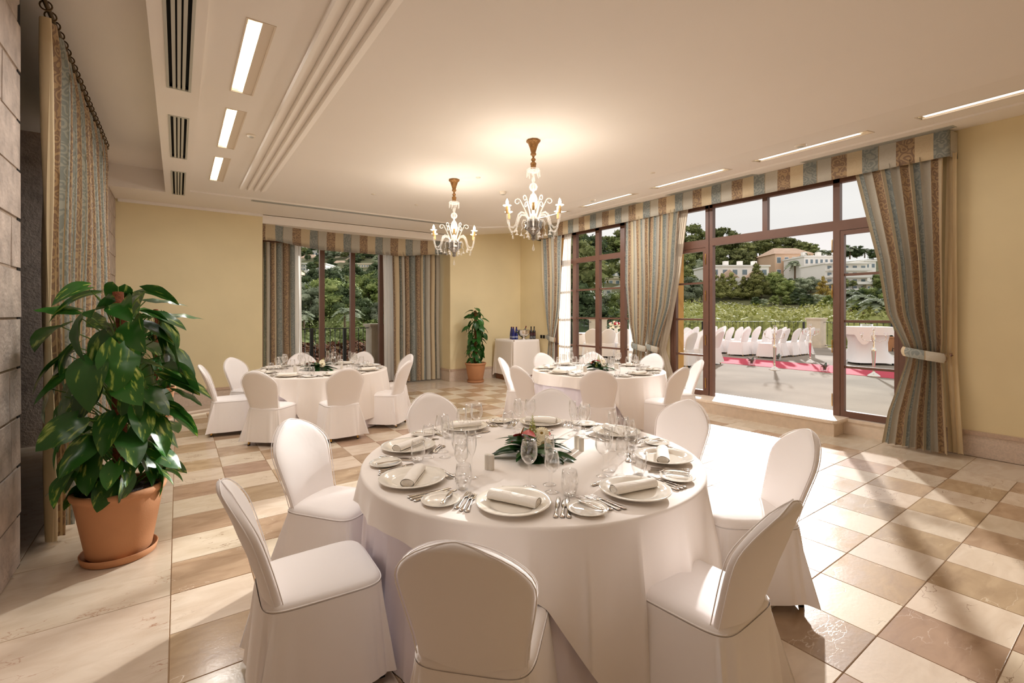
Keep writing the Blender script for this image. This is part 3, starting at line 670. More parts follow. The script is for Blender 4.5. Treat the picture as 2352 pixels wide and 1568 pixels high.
# bay curtains
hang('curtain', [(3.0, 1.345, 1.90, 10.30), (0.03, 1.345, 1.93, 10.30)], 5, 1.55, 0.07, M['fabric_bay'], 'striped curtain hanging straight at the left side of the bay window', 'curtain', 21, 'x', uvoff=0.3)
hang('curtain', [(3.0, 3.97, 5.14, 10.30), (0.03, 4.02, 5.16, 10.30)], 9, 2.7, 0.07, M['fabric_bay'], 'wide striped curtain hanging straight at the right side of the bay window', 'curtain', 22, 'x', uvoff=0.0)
hang('sheer_curtain', [(3.05, 1.78, 2.09, 10.6), (0.03, 1.8, 2.12, 10.6)], 5, 1, 0.02, M['sheer'], 'white sheer curtain at the left side of the bay window', 'curtain', 23, 'x')
hang('sheer_curtain', [(3.05, 3.86, 4.3, 10.6), (0.03, 3.90, 4.4, 10.6)], 6, 1, 0.02, M['sheer'], 'white sheer curtain at the right side of the bay window', 'curtain', 24, 'x')
# valances
def valance(name, path, ztop, zbot, label, u0, pleats=(), mt=None):
    """path: list of (x,y) seen along the front"""
    P = [[], [], [], [], []]; U = [[], [], [], [], []]; s_ = u0; last = None; n_ = len(path)
    for i, (x, y) in enumerate(path):
        if last is not None: s_ += math.hypot(x - last[0], y - last[1])
        last = (x, y)
        zt = ztop(i / (n_ - 1)) if callable(ztop) else ztop; zb = zbot(i / (n_ - 1)) if callable(zbot) else zbot
        for r_, (q) in enumerate((0, 0.33, 0.66, 1.0)):
            P[r_].append((x - 0.006 * sin(q * PI) - 0.004 * sin(s_ * 23 + q * 3), y + 0.003 * sin(s_ * 17), zt + (zb - zt) * q)); U[r_].append((s_, zt + (zb - zt) * q))
        P[4].append((x + 0.02, y, zb + 0.005)); U[4].append((s_, zb))
    o = MB().grid(P, [u for r_ in U for u in r_]).build(name, mt or M['fabric'])
    return tag(o, label, 'valance')
pth = [(7.27, 8.93), (7.06, 8.93)] + [(7.05, 8.93 - 0.06 * k) for k in range(1, 125)] + [(7.055, 1.475), (7.06, 1.45), (7.27, 1.42)]
valance('window_valance', pth, 3.664, 3.365, 'long straight striped fabric valance along the top of the terrace windows', 0.687 * 3 - 0.137 - 0.21)
NB = 70; pb_ = []
for k in range(NB + 1):
    t_ = k / NB; x = 1.30 + (5.20 - 1.30) * t_; dip = 0.24 * min(1, sin(PI * min(1, max(0, (t_ - 0.06) / 0.88))) ** 0.6 * 1.05) if 0.06 < t_ < 0.94 else 0.0
    pb_.append((x, 9.95 + dip))
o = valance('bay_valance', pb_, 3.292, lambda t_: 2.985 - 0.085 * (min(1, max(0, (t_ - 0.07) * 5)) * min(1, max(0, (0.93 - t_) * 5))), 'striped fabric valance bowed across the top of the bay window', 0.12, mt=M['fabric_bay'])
# left curtain on a rod with rings
cl = hang('curtain', [(3.56, 4.36, 7.35, -0.70, .35), (3.35, 4.36, 7.35, -0.70, .8), (1.5, 4.40, 7.45, -0.70), (0.03, 4.50, 7.5, -0.70)], 15, 5.15, 0.062, M['fabric'], 'striped curtain hanging from a ringed rod on the dark left side behind the large plant', 'curtain', 31, uvoff=0.02)
P, U = curtain([(3.56, 4.30, 4.37, -0.71), (0.03, 4.44, 4.52, -0.71)], 0, 1, 0.2, 0.03, seed=2); MB().grid(P, U).build('lining', M['lining'], cl)
M['rodm'] = mat('dark_bronze', (92, 74, 50), 0.35, 0.8)
rod = tag(empty('curtain_rod', (-0.70, 5.8, 3.615)), 'dark bronze curtain rod with rings above the left striped curtain', 'curtain rod')
MB().tube([(0, -1.75, 0), (0, 1.75, 0)], 0.014, 12).lathe([(0, -0.03), (0.03, 0), (0, 0.03)], 12, (0, -1.78, 0)).build('pole', M['rodm'], rod)
rg = MB().tube([(0.03 * cos(a), 0, 0.03 * sin(a)) for a in [2 * PI * k / 16 for k in range(16)]], 0.005, 6, closed=True).mesh('ring', M['rodm'])
for k in range(24): link('ring', rg, rod, (0, -1.55 + k * 0.135, -0.012), (0, 0, 0.25 * sin(k * 2.1)))
for y in (-1.70, 0.2, 1.70): MB().box(-0.15, 0.0, y - 0.01, y + 0.01, 0.012, 0.03).build('bracket', M['rodm'], rod)

# ---------------------------------------------------------------- materials for the furniture
M['cover'] = cloth('chair_cover', (247, 242, 241), 0.12, wr=4.0)
M['cloth'] = cloth('table_linen', (242, 234, 228), 0.10, wr=3.0)
M['under'] = cloth('under_cloth', (232, 224, 232), 0.10, wr=3.0)
M['china'] = mat('white_china', (240, 234, 224), 0.10, coat=0.5)
M['napkin'] = cloth('napkin', (244, 238, 230), 0.15, wr=20)
M['steel'] = mat('cutlery_steel', (214, 206, 198), 0.12, 1.0)
M['glass'] = thin_glass('stemware_glass', (0.992, 0.992, 0.992), 0.05, 0.85, 2.1, 0.02)
M['salt'] = mat('white_ceramic', (226, 218, 206), 0.35)
M['wood'] = mat('table_wood', (120, 74, 44), 0.5, var=0.2, scale=6)

# ---------------------------------------------------------------- chair with a fitted cover
def outline(s):
    """half width of the back at distance s below its top"""
    return interp(s, [0, .004, .012, .028, .048, .072, .10, .132, .168, .21, .30, .38, .47], [0.0, .030, .058, .095, .130, .163, .192, .215, .228, .229, .214, .198, .188])
def back_ring(s, hk=0.0):
    z = 0.925 - s; w = outline(s); t_ = 0.027 if s > 0.03 else 0.027 * (s / 0.03) ** 0.5
    yc = -0.195 - 0.165 * (max(0.0, z - 0.44) / 0.485) ** 1.15
    return z, w, t_, yc
def chair_meshes(seed):
    r_ = random.Random(seed)
    S = [0, .002, .006, .013, .022, .034, .05, .07, .09, .11, .135, .165, .20, .25, .30, .36, .42, .46, .498]
    m_ = MB(); P = []; n = 36
    for s in S:
        z, w, t_, yc = back_ring(s); row = []
        for k in range(n):
            a = 2 * PI * k / n; cx, sy = cos(a), sin(a)
            x = w * math.copysign(abs(cx) ** 0.45, cx); y = t_ * math.copysign(abs(sy) ** 0.8, sy)
            curve = 0.035 * (x / 0.226) ** 2        # the back wraps forward slightly
            wr = 0.0022 * sin(38 * z + 7 * x + seed) * (1 - abs(x) / 0.23)
            row.append((x, yc + y + curve + wr, z))
        P.append(row)
    m_.grid(P, close_u=True)
    me_b = m_.mesh('back_cover', M['cover'])
    m_ = MB()
    for sg in (1, -1):
        pts = []
        for s in [.475, .40, .33, .26, .20, .165, .135, .105, .075, .05, .03, .015, .006, .001]:
            z, w, t_, yc = back_ring(s); pts.append((-w * 1.005, yc + sg * (t_ * 0.62) + 0.035 * (w / 0.226) ** 2, z + 0.002))
        pts += [(-x, y, z) for x, y, z in pts[::-1]]
        m_.tube(pts, 0.0024, 6)
    me_p = m_.mesh('piping', M['cover'])
    # seat: rounded slab
    def seat_path(n=64, inset=0.0):
        pts = []
        for k in range(n):
            a = 2 * PI * k / n; ca, sa = cos(a), sin(a); e = 0.34
            x = math.copysign(abs(ca) ** e, ca); y = math.copysign(abs(sa) ** e, sa)
            hw = 0.205 + 0.020 * (y + 1) / 2
            pts.append(((hw - inset) * x, 0.01 + (0.235 - inset) * y))
        return pts
    m_ = MB(); P = []
    for ins, z in ((0.23, .478), (0.16, .477), (0.10, .474), (0.05, .468), (0.02, .462), (0.006, .452), (0.0, .440), (0.0, .425)):
        P.append([(x, y, z + 0.003 * sin(9 * x + seed) * (ins > 0.01)) for x, y in seat_path(inset=min(ins, 0.2))])
    m_.grid(P[::-1], close_u=True); m_.add(P[0], [tuple(range(64))], True)
    me_s = m_.mesh('seat_cover', M['cover'])
    m_ = MB(); pp = [(x * 1.006, y * 1.006, 0.438) for x, y in seat_path()]
    m_.tube([p for p in (pp[44:] + pp[:44]) if p[1] > -0.215][::1], 0.0028, 6); me_sp = m_.mesh('seat_piping', M['cover'])
    # skirt with pleats at the corners
    m_ = MB(); P = []; n = 200; base = seat_path(n); nz_ = 14
    ph = [r_.uniform(0, 6.28) for _ in range(4)]
    for i in range(nz_ + 1):
        q = i / nz_; z = 0.432 - (0.432 - 0.052) * q; row = []
        for k in range(n):
            a = 2 * PI * k / n; x, y = base[k]
            nx, ny = x / 0.22, y / 0.235; l = math.hypot(nx, ny); nx, ny = nx / l, ny / l
            corner = sum(math.exp(-((((a - c_ + PI) % (2 * PI)) - PI) / 0.10) ** 2) for c_ in (PI / 4 * 5 - .12, PI / 4 * 7 + .12)) * 1.0 \
                + 0.6 * sum(math.exp(-((((a - c_ + PI) % (2 * PI)) - PI) / 0.12) ** 2) for c_ in (PI / 4 + .06, PI / 4 * 3 - .06))
            fold = sin(a * 9 + ph[0]) * 0.5 + sin(a * 15 + ph[1]) * 0.35 + sin(a * 23 + ph[2]) * 0.2
            backy = 1.5 if y < -0.17 else 1.0
            off = 0.004 + 0.042 * q + 0.013 * q ** 0.7 * fold * backy + corner * 0.050 * q * (1.2 if y < 0 else 0.6) - 0.022 * q * corner * math.cos(34 * a)
            row.append((x + nx * off, y + ny * off, z + (0.010 * fold * q * q * 0.6 if i == nz_ else 0)))
        P.append(row)
    m_.grid(P, close_u=True); me_k = m_.mesh('skirt', M['cover'])
    return me_b, me_p, me_s, me_sp, me_k
CH_M = [chair_meshes(k) for k in (1, 2, 3)]
def leg_mesh(front):
    m_ = MB(); s_ = 1 if front else -1
    pts = [((0, 0, .42)), ((0, 0.020 * s_, .2)), ((0, 0.075 * s_, .012))]
    for (p, q), (a, b) in zip(((pts[0], pts[1]), (pts[1], pts[2])), ((.014, .012), (.012, .010))):
        vs = [(p[0] + dx * a, p[1] + dy * a, p[2]) for dx, dy in ((-1, -1), (1, -1), (1, 1), (-1, 1))] + [(q[0] + dx * b, q[1] + dy * b, q[2]) for dx, dy in ((-1, -1), (1, -1), (1, 1), (-1, 1))]
        m_.add(vs, [(0, 1, 5, 4), (1, 2, 6, 5), (2, 3, 7, 6), (3, 0, 4, 7), (7, 6, 5, 4)])
    m_.box(-.011, .011, 0.075 * s_ - .011, 0.075 * s_ + .011, 0, .012, mi=1)
    return m_.mesh('leg', [M['brass'], M['dark']])
LEGM = (leg_mesh(True), leg_mesh(False))
chair_n = [0]
def chair(x, y, rz, label, group, cat='chair', z=0.0):
    k = chair_n[0] % 3; chair_n[0] += 1; b, p, s, sp, sk = CH_M[k]
    o = tag(empty('covered_chair', (x, y, z), rz), label, cat, group)
    bc = link('back_cover', b, o); link('piping', p, bc); sc_ = link('seat_cover', s, o); link('piping', sp, sc_); link('skirt', sk, o)
    for dx in (-1, 1):
        link('leg', LEGM[0], o, (dx * 0.18, 0.165, 0)); link('leg', LEGM[1], o, (dx * 0.165, -0.150, 0))
    return o

# ---------------------------------------------------------------- tables
def fold_cloth(R, drop, n, z0, amp, waves, flare, seed, rings=26, hem=0.0):
    r_ = random.Random(seed); ph = [r_.uniform(0, 6.28) for _ in range(6)]
    m_ = MB(); P = []
    for q in (0.0001, 0.3, 0.6, 0.85, 0.95, 0.985):
        P.append([(R * q * cos(2 * PI * k / n), R * q * sin(2 * PI * k / n), z0) for k in range(n)])
    for i in range(5):
        a_ = PI / 2 * (i + 1) / 5; P.append([((R - 0.014 + 0.014 * sin(a_)) * cos(2 * PI * k / n), (R - 0.014 + 0.014 * sin(a_)) * sin(2 * PI * k / n), z0 - 0.014 * (1 - cos(a_))) for k in range(n)])
    for i in range(1, rings + 1):
        row = []
        for k in range(n):
            a = 2 * PI * k / n; D = drop(a); s = D * i / rings
            f = 0.75 * (1 - 2 * abs(sin(waves / 2 * a + ph[0] + 0.9 * sin(3 * a + ph[1]))) ** 0.8) + 0.25 * sin((waves * 1.7) // 1 * a + ph[2]) + 0.25 * sin(5 * a + ph[3])
            g_ = min(1.0, s / 0.32) ** 0.9
            f = f if f > 0 else f * 0.45
            rad = R + flare * s + amp * g_ * f
            row.append((rad * cos(a), rad * sin(a), z0 - 0.014 - s * (1 - 0.02 * f)))
        P.append(row)
    m_.grid(P[::-1], close_u=True); return m_
TZ = 0.762
def table_set(cx, cy_, name, seed):
    R = 0.972
    t = tag(empty('round_table', (cx, cy_, 0)), 'round banquet table hidden under the cloths, %s' % name, 'table')
    MB().lathe([(0.0, .715), (R - .03, .715), (R - .02, .725), (R - .02, .738), (R - .03, .742), (0.0, .742)], 48, cap=False).build('tabletop', M['wood'], t)
    lg = MB().lathe([(.02, 0), (.02, .715)], 10).mesh('leg', M['steel'])
    for k in range(4): link('leg', lg, t, (0.5 * cos(PI / 4 + k * PI / 2), 0.5 * sin(PI / 4 + k * PI / 2), 0))
    u = fold_cloth(R - 0.035, lambda a: TZ - 0.034, 320, TZ - 0.010, 0.022, 34, 0.045, seed).build('under_cloth', M['under'], None, (cx, cy_, 0))
    tag(u, 'lavender white under cloth falling to the floor round %s' % name, 'tablecloth')
    def dr(a):
        d = math.degrees(a) % 360
        base = interp(d, [0, 25, 60, 100, 150, 200, 225, 236, 248, 262, 281, 286, 300, 330, 360], [.42, .32, .28, .26, .16, .13, .16, .30, .60, .68, .70, .62, .60, .48, .42])
        return base
    o = fold_cloth(R, dr, 420, TZ, 0.045, 22, 0.075, seed + 5).build('top_cloth', M['cloth'], None, (cx, cy_, 0))
    tag(o, 'white top cloth draped over %s' % name, 'tablecloth')
# tableware meshes ------------------------------------------------
def lathe_mesh(name, prof, m, n=28, cap=False): return MB().lathe(prof, n, cap=cap).mesh(name, m)
PLATE = lathe_mesh('charger_plate', [(0, .004), (.085, .004), (.09, .001), (.095, .001), (.10, .006), (.14, .016), (.160, .021), (.165, .0225), (.166, .025), (.163, .0265), (.14, .0225), (.108, .012), (.102, .008), (.09, .0075), (0, .0075)], M['china'], 56)
BREAD = lathe_mesh('bread_plate', [(0, .003), (.05, .003), (.055, .001), (.06, .004), (.085, .013), (.088, .015), (.087, .017), (.064, .009), (.056, .0065), (0, .006)], M['china'], 40)
def roll_mesh(seed):
    r_ = random.Random(seed); m_ = MB(); P = []; n = 22; Ln = 0.235
    for i in range(15):
        x = -Ln / 2 + Ln * i / 14; row = []
        for k in range(n):
            a = 2 * PI * k / n; ry, rz = 0.034, 0.021
            q = 1 + 0.04 * sin(3 * a + x * 20) + 0.03 * sin(2 * PI * i / 14)
            row.append((x, ry * cos(a) * q, 0.021 + rz * sin(a) * q * (0.96 if sin(a) < 0 else 1)))
        P.append(row)
    m_.grid(P, close_u=True)
    for x, sg in ((-Ln / 2, -1), (Ln / 2, 1)):      # spiral end
        sp = [(x - sg * 0.001, (0.032 - 0.0045 * t_) * cos(t_ * 1.05), 0.021 + (0.019 - 0.0027 * t_) * sin(t_ * 1.05)) for t_ in [0.35 * j for j in range(18)]]
        m_.tube(sp, 0.0016, 5)
        m_.add([(x - sg * 0.004, 0.031 * cos(2 * PI * k / n), 0.021 + 0.018 * sin(2 * PI * k / n)) for k in range(n)], [tuple(range(n)) if sg > 0 else tuple(range(n - 1, -1, -1))])
    m_.tube([(x_, 0.030, 0.003) for x_ in (-Ln / 2 + .003, 0, Ln / 2 - .003)], 0.003, 6)
    return m_.mesh('napkin_roll', M['napkin'])
NAPK = roll_mesh(1)
def stem(name, bowl, h, rbase=0.036):
    prof = [(rbase, 0.0), (rbase, .0015), (rbase * .6, .004), (.006, .009), (.0042, .02), (.0036, h * .45)] + bowl
    return lathe_mesh(name, prof, M['glass'], 28)
GOB = stem('wine_goblet', [(.006, .108), (.022, .118), (.036, .138), (.0415, .160), (.040, .190), (.033, .225), (.0322, .2255), (.039, .19), (.0403, .160), (.035, .139), (.021, .1205), (0, .112)], .21)
FLU = stem('champagne_flute', [(.005, .105), (.012, .118), (.020, .140), (.0245, .168), (.0245, .20), (.021, .238), (.0203, .238), (.0236, .20), (.0236, .168), (.019, .141), (.011, .121), (0, .112)], .21, .033)
WIN = stem('small_wine_glass', [(.006, .090), (.020, .099), (.031, .116), (.0355, .135), (.034, .160), (.028, .190), (.0272, .1905), (.033, .160), (.0343, .135), (.030, .117), (.019, .1015), (0, .094)], .18, .033)
TUM = lathe_mesh('water_tumbler', [(0, .001), (.018, .001), (.026, .004), (.036, .025), (.0405, .050), (.0395, .080), (.0335, .118), (.0327, .118), (.0385, .080), (.0395, .050), (.035, .026), (.024, .009), (0, .008)], M['glass'], 28)
def flat(pts, th, zf=lambda x, y: 0.0, bev=0.3):
    """outline in x (width) y (length); closed polygon"""
    m_ = MB(); n = len(pts)
    cx = sum(p[0] for p in pts) / n
    lo = [(x, y, zf(x, y)) for x, y in pts]; hi = [(x * (1 - bev) if True else x, y, zf(x, y) + th) for x, y in pts]
    m_.add(lo + hi, [tuple(range(n - 1, -1, -1)), tuple(range(n, 2 * n))] + [(i, (i + 1) % n, (i + 1) % n + n, i + n) for i in range(n)])
    return m_
def handle(L_, w0=.0045, w1=.0105): # right side outline of a handle from end to neck
    return [(w1 * .55, 0.0), (w1 * .95, .004), (w1, .012), (w1 * .8, .035), (w0, L_ * .8), (w0, L_)]
def strip(stations, th=0.0018, zf=None):
    """blade built from stations (y, halfwidth, z, thickness)"""
    m_ = MB(); P = []
    for y, w, z, t_ in stations:
        P.append([(-w, y, z), (-w * .6, y, z + t_), (w * .6, y, z + t_), (w, y, z), (w * .6, y, z - t_ * .2), (-w * .6, y, z - t_ * .2)])
    m_.grid(P, close_u=True); m_.add(P[0], [tuple(range(5, -1, -1))]); m_.add(P[-1], [tuple(range(6))]); return m_
hs = [(0, .006, .003, .003), (.004, .0105, .003, .0042), (.014, .0112, .003, .0048), (.04, .0085, .003, .0042), (.075, .005, .004, .003)]
FORK = strip(hs + [(.11, .0038, .0065, .0025), (.128, .0055, .006, .002), (.136, .011, .003, .0018), (.150, .0125, .0015, .0016), (.156, .0125, .0014, .0015)])
for k in range(4): FORK.box(-.0118 + k * .0067, -.0118 + k * .0067 + .0032, .155, .200, .0012, .0028)
FORK = FORK.mesh('table_fork', M['steel'])
KNIFE = strip(hs + [(.10, .0062, .004, .003), (.106, .0075, .003, .0018), (.112, .0098, .002, .0012), (.17, .0105, .0018, .001), (.205, .0085, .0018, .001), (.222, .003, .0018, .0008)]).mesh('table_knife', M['steel'])
BUT = strip([(y * .75, w * .85, z, t_) for y, w, z, t_ in hs] + [(.075, .0045, .004, .0026), (.082, .009, .003, .0014), (.115, .010, .002, .001), (.135, .008, .002, .001), (.143, .003, .002, .0008)]).mesh('butter_knife', M['steel'])
FISH = strip(hs + [(.10, .0045, .005, .003), (.112, .010, .003, .0012), (.14, .0125, .002, .001), (.175, .011, .002, .001), (.20, .003, .002, .0008)]).mesh('fish_knife', M['steel'])
SPOON = strip([(y * .8, w * .8, z, t_) for y, w, z, t_ in hs] + [(.095, .0035, .007, .0022), (.108, .008, .006, .0016), (.120, .0155, .0035, .0014), (.135, .0185, .002, .0013), (.150, .0155, .0025, .0014), (.160, .006, .004, .0012)]).mesh('dessert_spoon', M['steel'])
DFORK = FORK.copy()
SHK = MB().lathe([(.0165, 0), (.0165, .076), (.0150, .080), (.0, .081)], 24).mesh('shaker', M['salt'])

SEATS = [(-135, 'front left'), (-90, 'front right'), (-45, 'right front'), (0, 'right rear'), (45, 'rear right'), (90, 'rear middle'), (135, 'rear left'), (180, 'left side')]
TABLES = [
    dict(c=(1.72, 2.22), n='the nearest table', ch=(1.72, 2.25), k='nearest'),
    dict(c=(1.72, 7.36), n='the bay window table', ch=(1.70, 7.32), k='bay'),
    dict(c=(5.12, 4.98), n='the terrace side table', ch=(5.08, 4.96), k='window')]
TOPS = [   # measured tops of the chair backs
    {-135: (0.662, 1.231), -90: (1.874, 0.854), -45: (3.06, 1.224), 0: (3.346, 2.22), 45: (2.801, 3.301), 90: (1.76, 3.752), 135: (0.66, 3.408), 180: (0.151, 2.405)},
    {-135: (0.727, 6.375), -90: (1.739, 5.982), -45: (2.779, 6.439), 0: (3.237, 7.464), 45: (2.759, 8.474), 90: (1.748, 8.847), 135: (0.65, 8.535), 180: (0.206, 7.56)},
    {-135: (4.15, 4.02), -90: (5.31, 3.60), -45: (6.35, 4.02), 0: (6.72, 5.166), 45: (6.044, 6.019), 90: (5.165, 6.416), 135: (4.066, 6.10), 180: (3.599, 5.018)}]
CHL = {0: {-135: 'white covered chair nearest the viewer at the bottom centre, seen from behind', -90: 'white covered chair at the front right with a partly sunlit seat', -45: 'white covered chair right of the nearest table, brass foot on the sunny floor',
           0: 'white covered chair at the right rear of the nearest table before the door step', 45: 'white covered chair behind the nearest table, right one of the two far ones', 90: 'white covered chair behind the nearest table, left one of the two far ones',
           135: 'sunlit white covered chair at the left rear of the nearest table', 180: 'white covered chair at the front left in side view, long empty seat towards the table'},
       1: {}, 2: {}}
for a_, s_ in SEATS:
    CHL[1][a_] = 'white covered chair at the %s seat of the bay window table' % s_
    CHL[2][a_] = 'white covered chair at the %s seat of the terrace side table' % s_
CHL[1][-135] = 'white covered chair seen from behind, left front of the bay window table'; CHL[1][-90] = 'white covered chair seen from behind, right front of the bay window table'
CHL[1][180] = 'white covered chair in side view at the far left, nearest the big plant'; CHL[1][135] = 'white covered chair against the yellow wall at the left rear of the bay window table'
CHL[2][-90] = 'white covered chair seen square from behind at the terrace side table'
FIXED = {180: (.50, 2.21, -2), 135: (.80, 2.98, -52), -90: (1.775, 1.15, 93)}
def place_ware(T_, a_deg, sname, seed):
    r_ = random.Random(seed); a = math.radians(a_deg); cx, cy_ = T_['c']; n = T_['n']
    R0 = 0.765
    ux, uy = -sin(a), cos(a)        # to the diner's right
    vx, vy = -cos(a), -sin(a)       # towards the table centre
    rz = math.atan2(vy, vx) - PI / 2
    def P(u, v, z=TZ): return (cx + cos(a) * R0 + ux * u + vx * v, cy_ + sin(a) * R0 + uy * u + vy * v, z + 0.0006)
    def put(name, me, u, v, rot, label, cat, group, z=TZ):
        o = link(name, me, None, P(u, v, z), (0, 0, rz + rot)); tag(o, label, cat, group + ' on ' + n); return o
    where = 'at %s seat, %s' % (sname, n.replace('the ', ''))
    put('charger_plate', PLATE, 0, 0, 0, 'large white plate ' + where, 'plate', 'large plates')
    put('napkin_roll', NAPK, 0, 0.005, r_.uniform(-.35, .35) + (0.0 if r_.random() < .5 else -0.45), 'rolled white napkin on the plate ' + where, 'napkin', 'rolled napkins', TZ + .0085)
    put('bread_plate', BREAD, -0.325, -0.01, 0, 'small white bread plate ' + where, 'plate', 'bread plates')
    b = put('butter_knife', BUT, -0.30, -0.075, r_.uniform(-.3, .2), 'butter knife lying across the bread plate ' + where, 'knife', 'butter knives', TZ + .0165)
    for k, q in enumerate(('inner', 'middle', 'outer')):
        put('table_fork', FORK, -0.185 - 0.026 * k, -0.10 + 0.012 * k + r_.uniform(-.008, .008), r_.uniform(-.07, .07), '%s steel fork left of plate ' % q + where, 'fork', 'forks')
    for k, (q, me, nm) in enumerate((('inner', KNIFE, 'table_knife'), ('middle', FISH, 'fish_knife'), ('outer', KNIFE, 'table_knife'))):
        put(nm, me, 0.187 + 0.027 * k, -0.105 + r_.uniform(-.01, .01), r_.uniform(-.06, .06), '%s steel %s right of plate ' % (q, 'fish knife' if k == 1 else 'knife') + where, 'knife', 'knives')
    put('dessert_spoon', SPOON, 0.075, 0.195, PI / 2 + r_.uniform(-.1, .1), 'dessert spoon above the plate ' + where, 'spoon', 'dessert spoons')
    put('dessert_fork', FORK, -0.10, 0.178, -PI / 2 + r_.uniform(-.08, .08), 'dessert fork above the plate ' + where, 'fork', 'dessert forks')
    j = lambda: r_.uniform(-.012, .012)
    put('wine_goblet', GOB, 0.055 + j(), 0.235 + j(), 0, 'large wine goblet ' + where, 'glass', 'wine goblets')
    put('champagne_flute', FLU, 0.145 + j(), 0.275 + j(), 0, 'slim champagne flute ' + where, 'glass', 'champagne flutes')
    put('small_wine_glass', WIN, 0.145 + j(), 0.185 + j(), 0, 'smaller stemmed wine glass ' + where, 'glass', 'small wine glasses')
    put('water_tumbler', TUM, 0.235 + j(), 0.15 + j(), 0, 'stemless water tumbler ' + where, 'glass', 'water tumblers')
for ti, T_ in enumerate(TABLES):
    table_set(T_['c'][0], T_['c'][1], T_['n'], 10 + ti * 7)
    for (a_deg, sname) in SEATS:
        tx, ty = TOPS[ti][a_deg]; tx *= .982; ty *= .982; cx, cy_ = T_['ch']; dx, dy = cx - tx, cy_ - ty; l = math.hypot(dx, dy); dx, dy = dx / l, dy / l
        # keep every seat front clear of the hanging cloth
        px, py = tx + dx * 0.385, ty + dy * 0.385
        rz_ = math.atan2(dy, dx)
        if ti == 0 and a_deg in FIXED: px, py, rz_ = FIXED[a_deg]; rz_ = math.radians(rz_)
        chair(px, py, rz_ - PI / 2, CHL[ti][a_deg], 'white covered chairs round %s' % T_['n'])
        place_ware(T_, a_deg + 1.5, sname, ti * 20 + a_deg)
    sp = [(1, -165, .37, 'left'), (2, -20, .31, 'right')]
    for s_, ang, r_, w_ in sp:
        for q in (-1, 1):
            a = math.radians(ang) + q * 0.055
            o = link('shaker', SHK, None, (T_['c'][0] + r_ * cos(a), T_['c'][1] + r_ * sin(a) + 0.01 * q, TZ + .0006))
            tag(o, 'white %s shaker of the %s pair beside the flowers on %s' % ('nearer' if q * (1 if ang < -90 else -1) > 0 else 'farther', w_, T_['n']), 'shaker', 'salt and pepper shakers')
    # flowers

# ---------------------------------------------------------------- leaves
M['leaf'] = leafmat('pothos_leaf', (44, 90, 32), (128, 152, 62), (204, 210, 136), 0.28)
M['leaf_dark'] = leafmat('dark_pothos_leaf', (40, 88, 34), (66, 114, 46), (130, 160, 80), 0.32)
M['leaf_arr'] = leafmat('arrangement_leaf', (30, 66, 26), (44, 84, 34), (70, 110, 50), 0.3)
M['stemg'] = mat('green_stem', (92, 124, 44), 0.5)
M['moss'] = mat('coir_pole', (128, 70, 42), 0.95, var=0.4, scale=60, bump=1.0, bscale=160)
M['soil'] = mat('potting_soil', (48, 32, 22), 1.0, var=0.4, scale=60, bump=0.8, bscale=80)
M['terracotta'] = mat('terracotta', (182, 128, 88), 0.75, var=0.07, scale=5, bump=0.08, bscale=120)
M['red'] = mat('red_petal', (178, 28, 34), 0.35, var=0.2, scale=10)
M['coral'] = mat('coral_petal', (214, 66, 48), 0.3, var=0.1, scale=10)
M['creamp'] = mat('cream_petal', (246, 236, 206), 0.6, var=0.05, scale=20)
M['lime'] = mat('lime_bloom', (176, 186, 92), 0.6, var=0.2, scale=20)
M['yell'] = mat('flower_heart', (150, 116, 40), 0.7)
def leaf_mesh(name, Ln, Wd, m, fold=0.25, droop=0.35, heart=0.25, nl=9, wave=0.0):
    P = []; U = []
    for i in range(nl + 1):
        t_ = i / nl; w = Wd / 2 * (sin(PI * min(1, t_ ** 0.62)) ** 0.75) * (1.0 if t_ < 0.97 else 0.3)
        if i == nl: w = 0.0006
        if i == 0: w = Wd * heart * 0.8
        y = Ln * t_ ; z = -droop * Ln * t_ ** 2
        row = []
        for j in range(-2, 3):
            s_ = j / 2; back = -Ln * 0.10 * abs(s_) * (1 - t_) ** 4 * 2.0
            row.append((w * s_, y + back, z + fold * abs(w * s_) + wave * w * sin(t_ * 14 + j)))
            U.append((0.5 + s_ * 0.5 * (w / Wd + .0), t_ + 0.001))
        P.append(row)
    return MB().grid(P, U).mesh(name, m)
def leafset(Ln, Wd, m): return [leaf_mesh('leaf', Ln, Wd, m, 0.18, 0.18, wave=.04), leaf_mesh('leaf', Ln * 1.08, Wd * .9, m, 0.4, 0.35, wave=.05), leaf_mesh('leaf', Ln * .92, Wd, m, 0.3, 0.55), leaf_mesh('leaf', Ln, Wd * 1.05, m, -0.15, 0.28, wave=.06)]
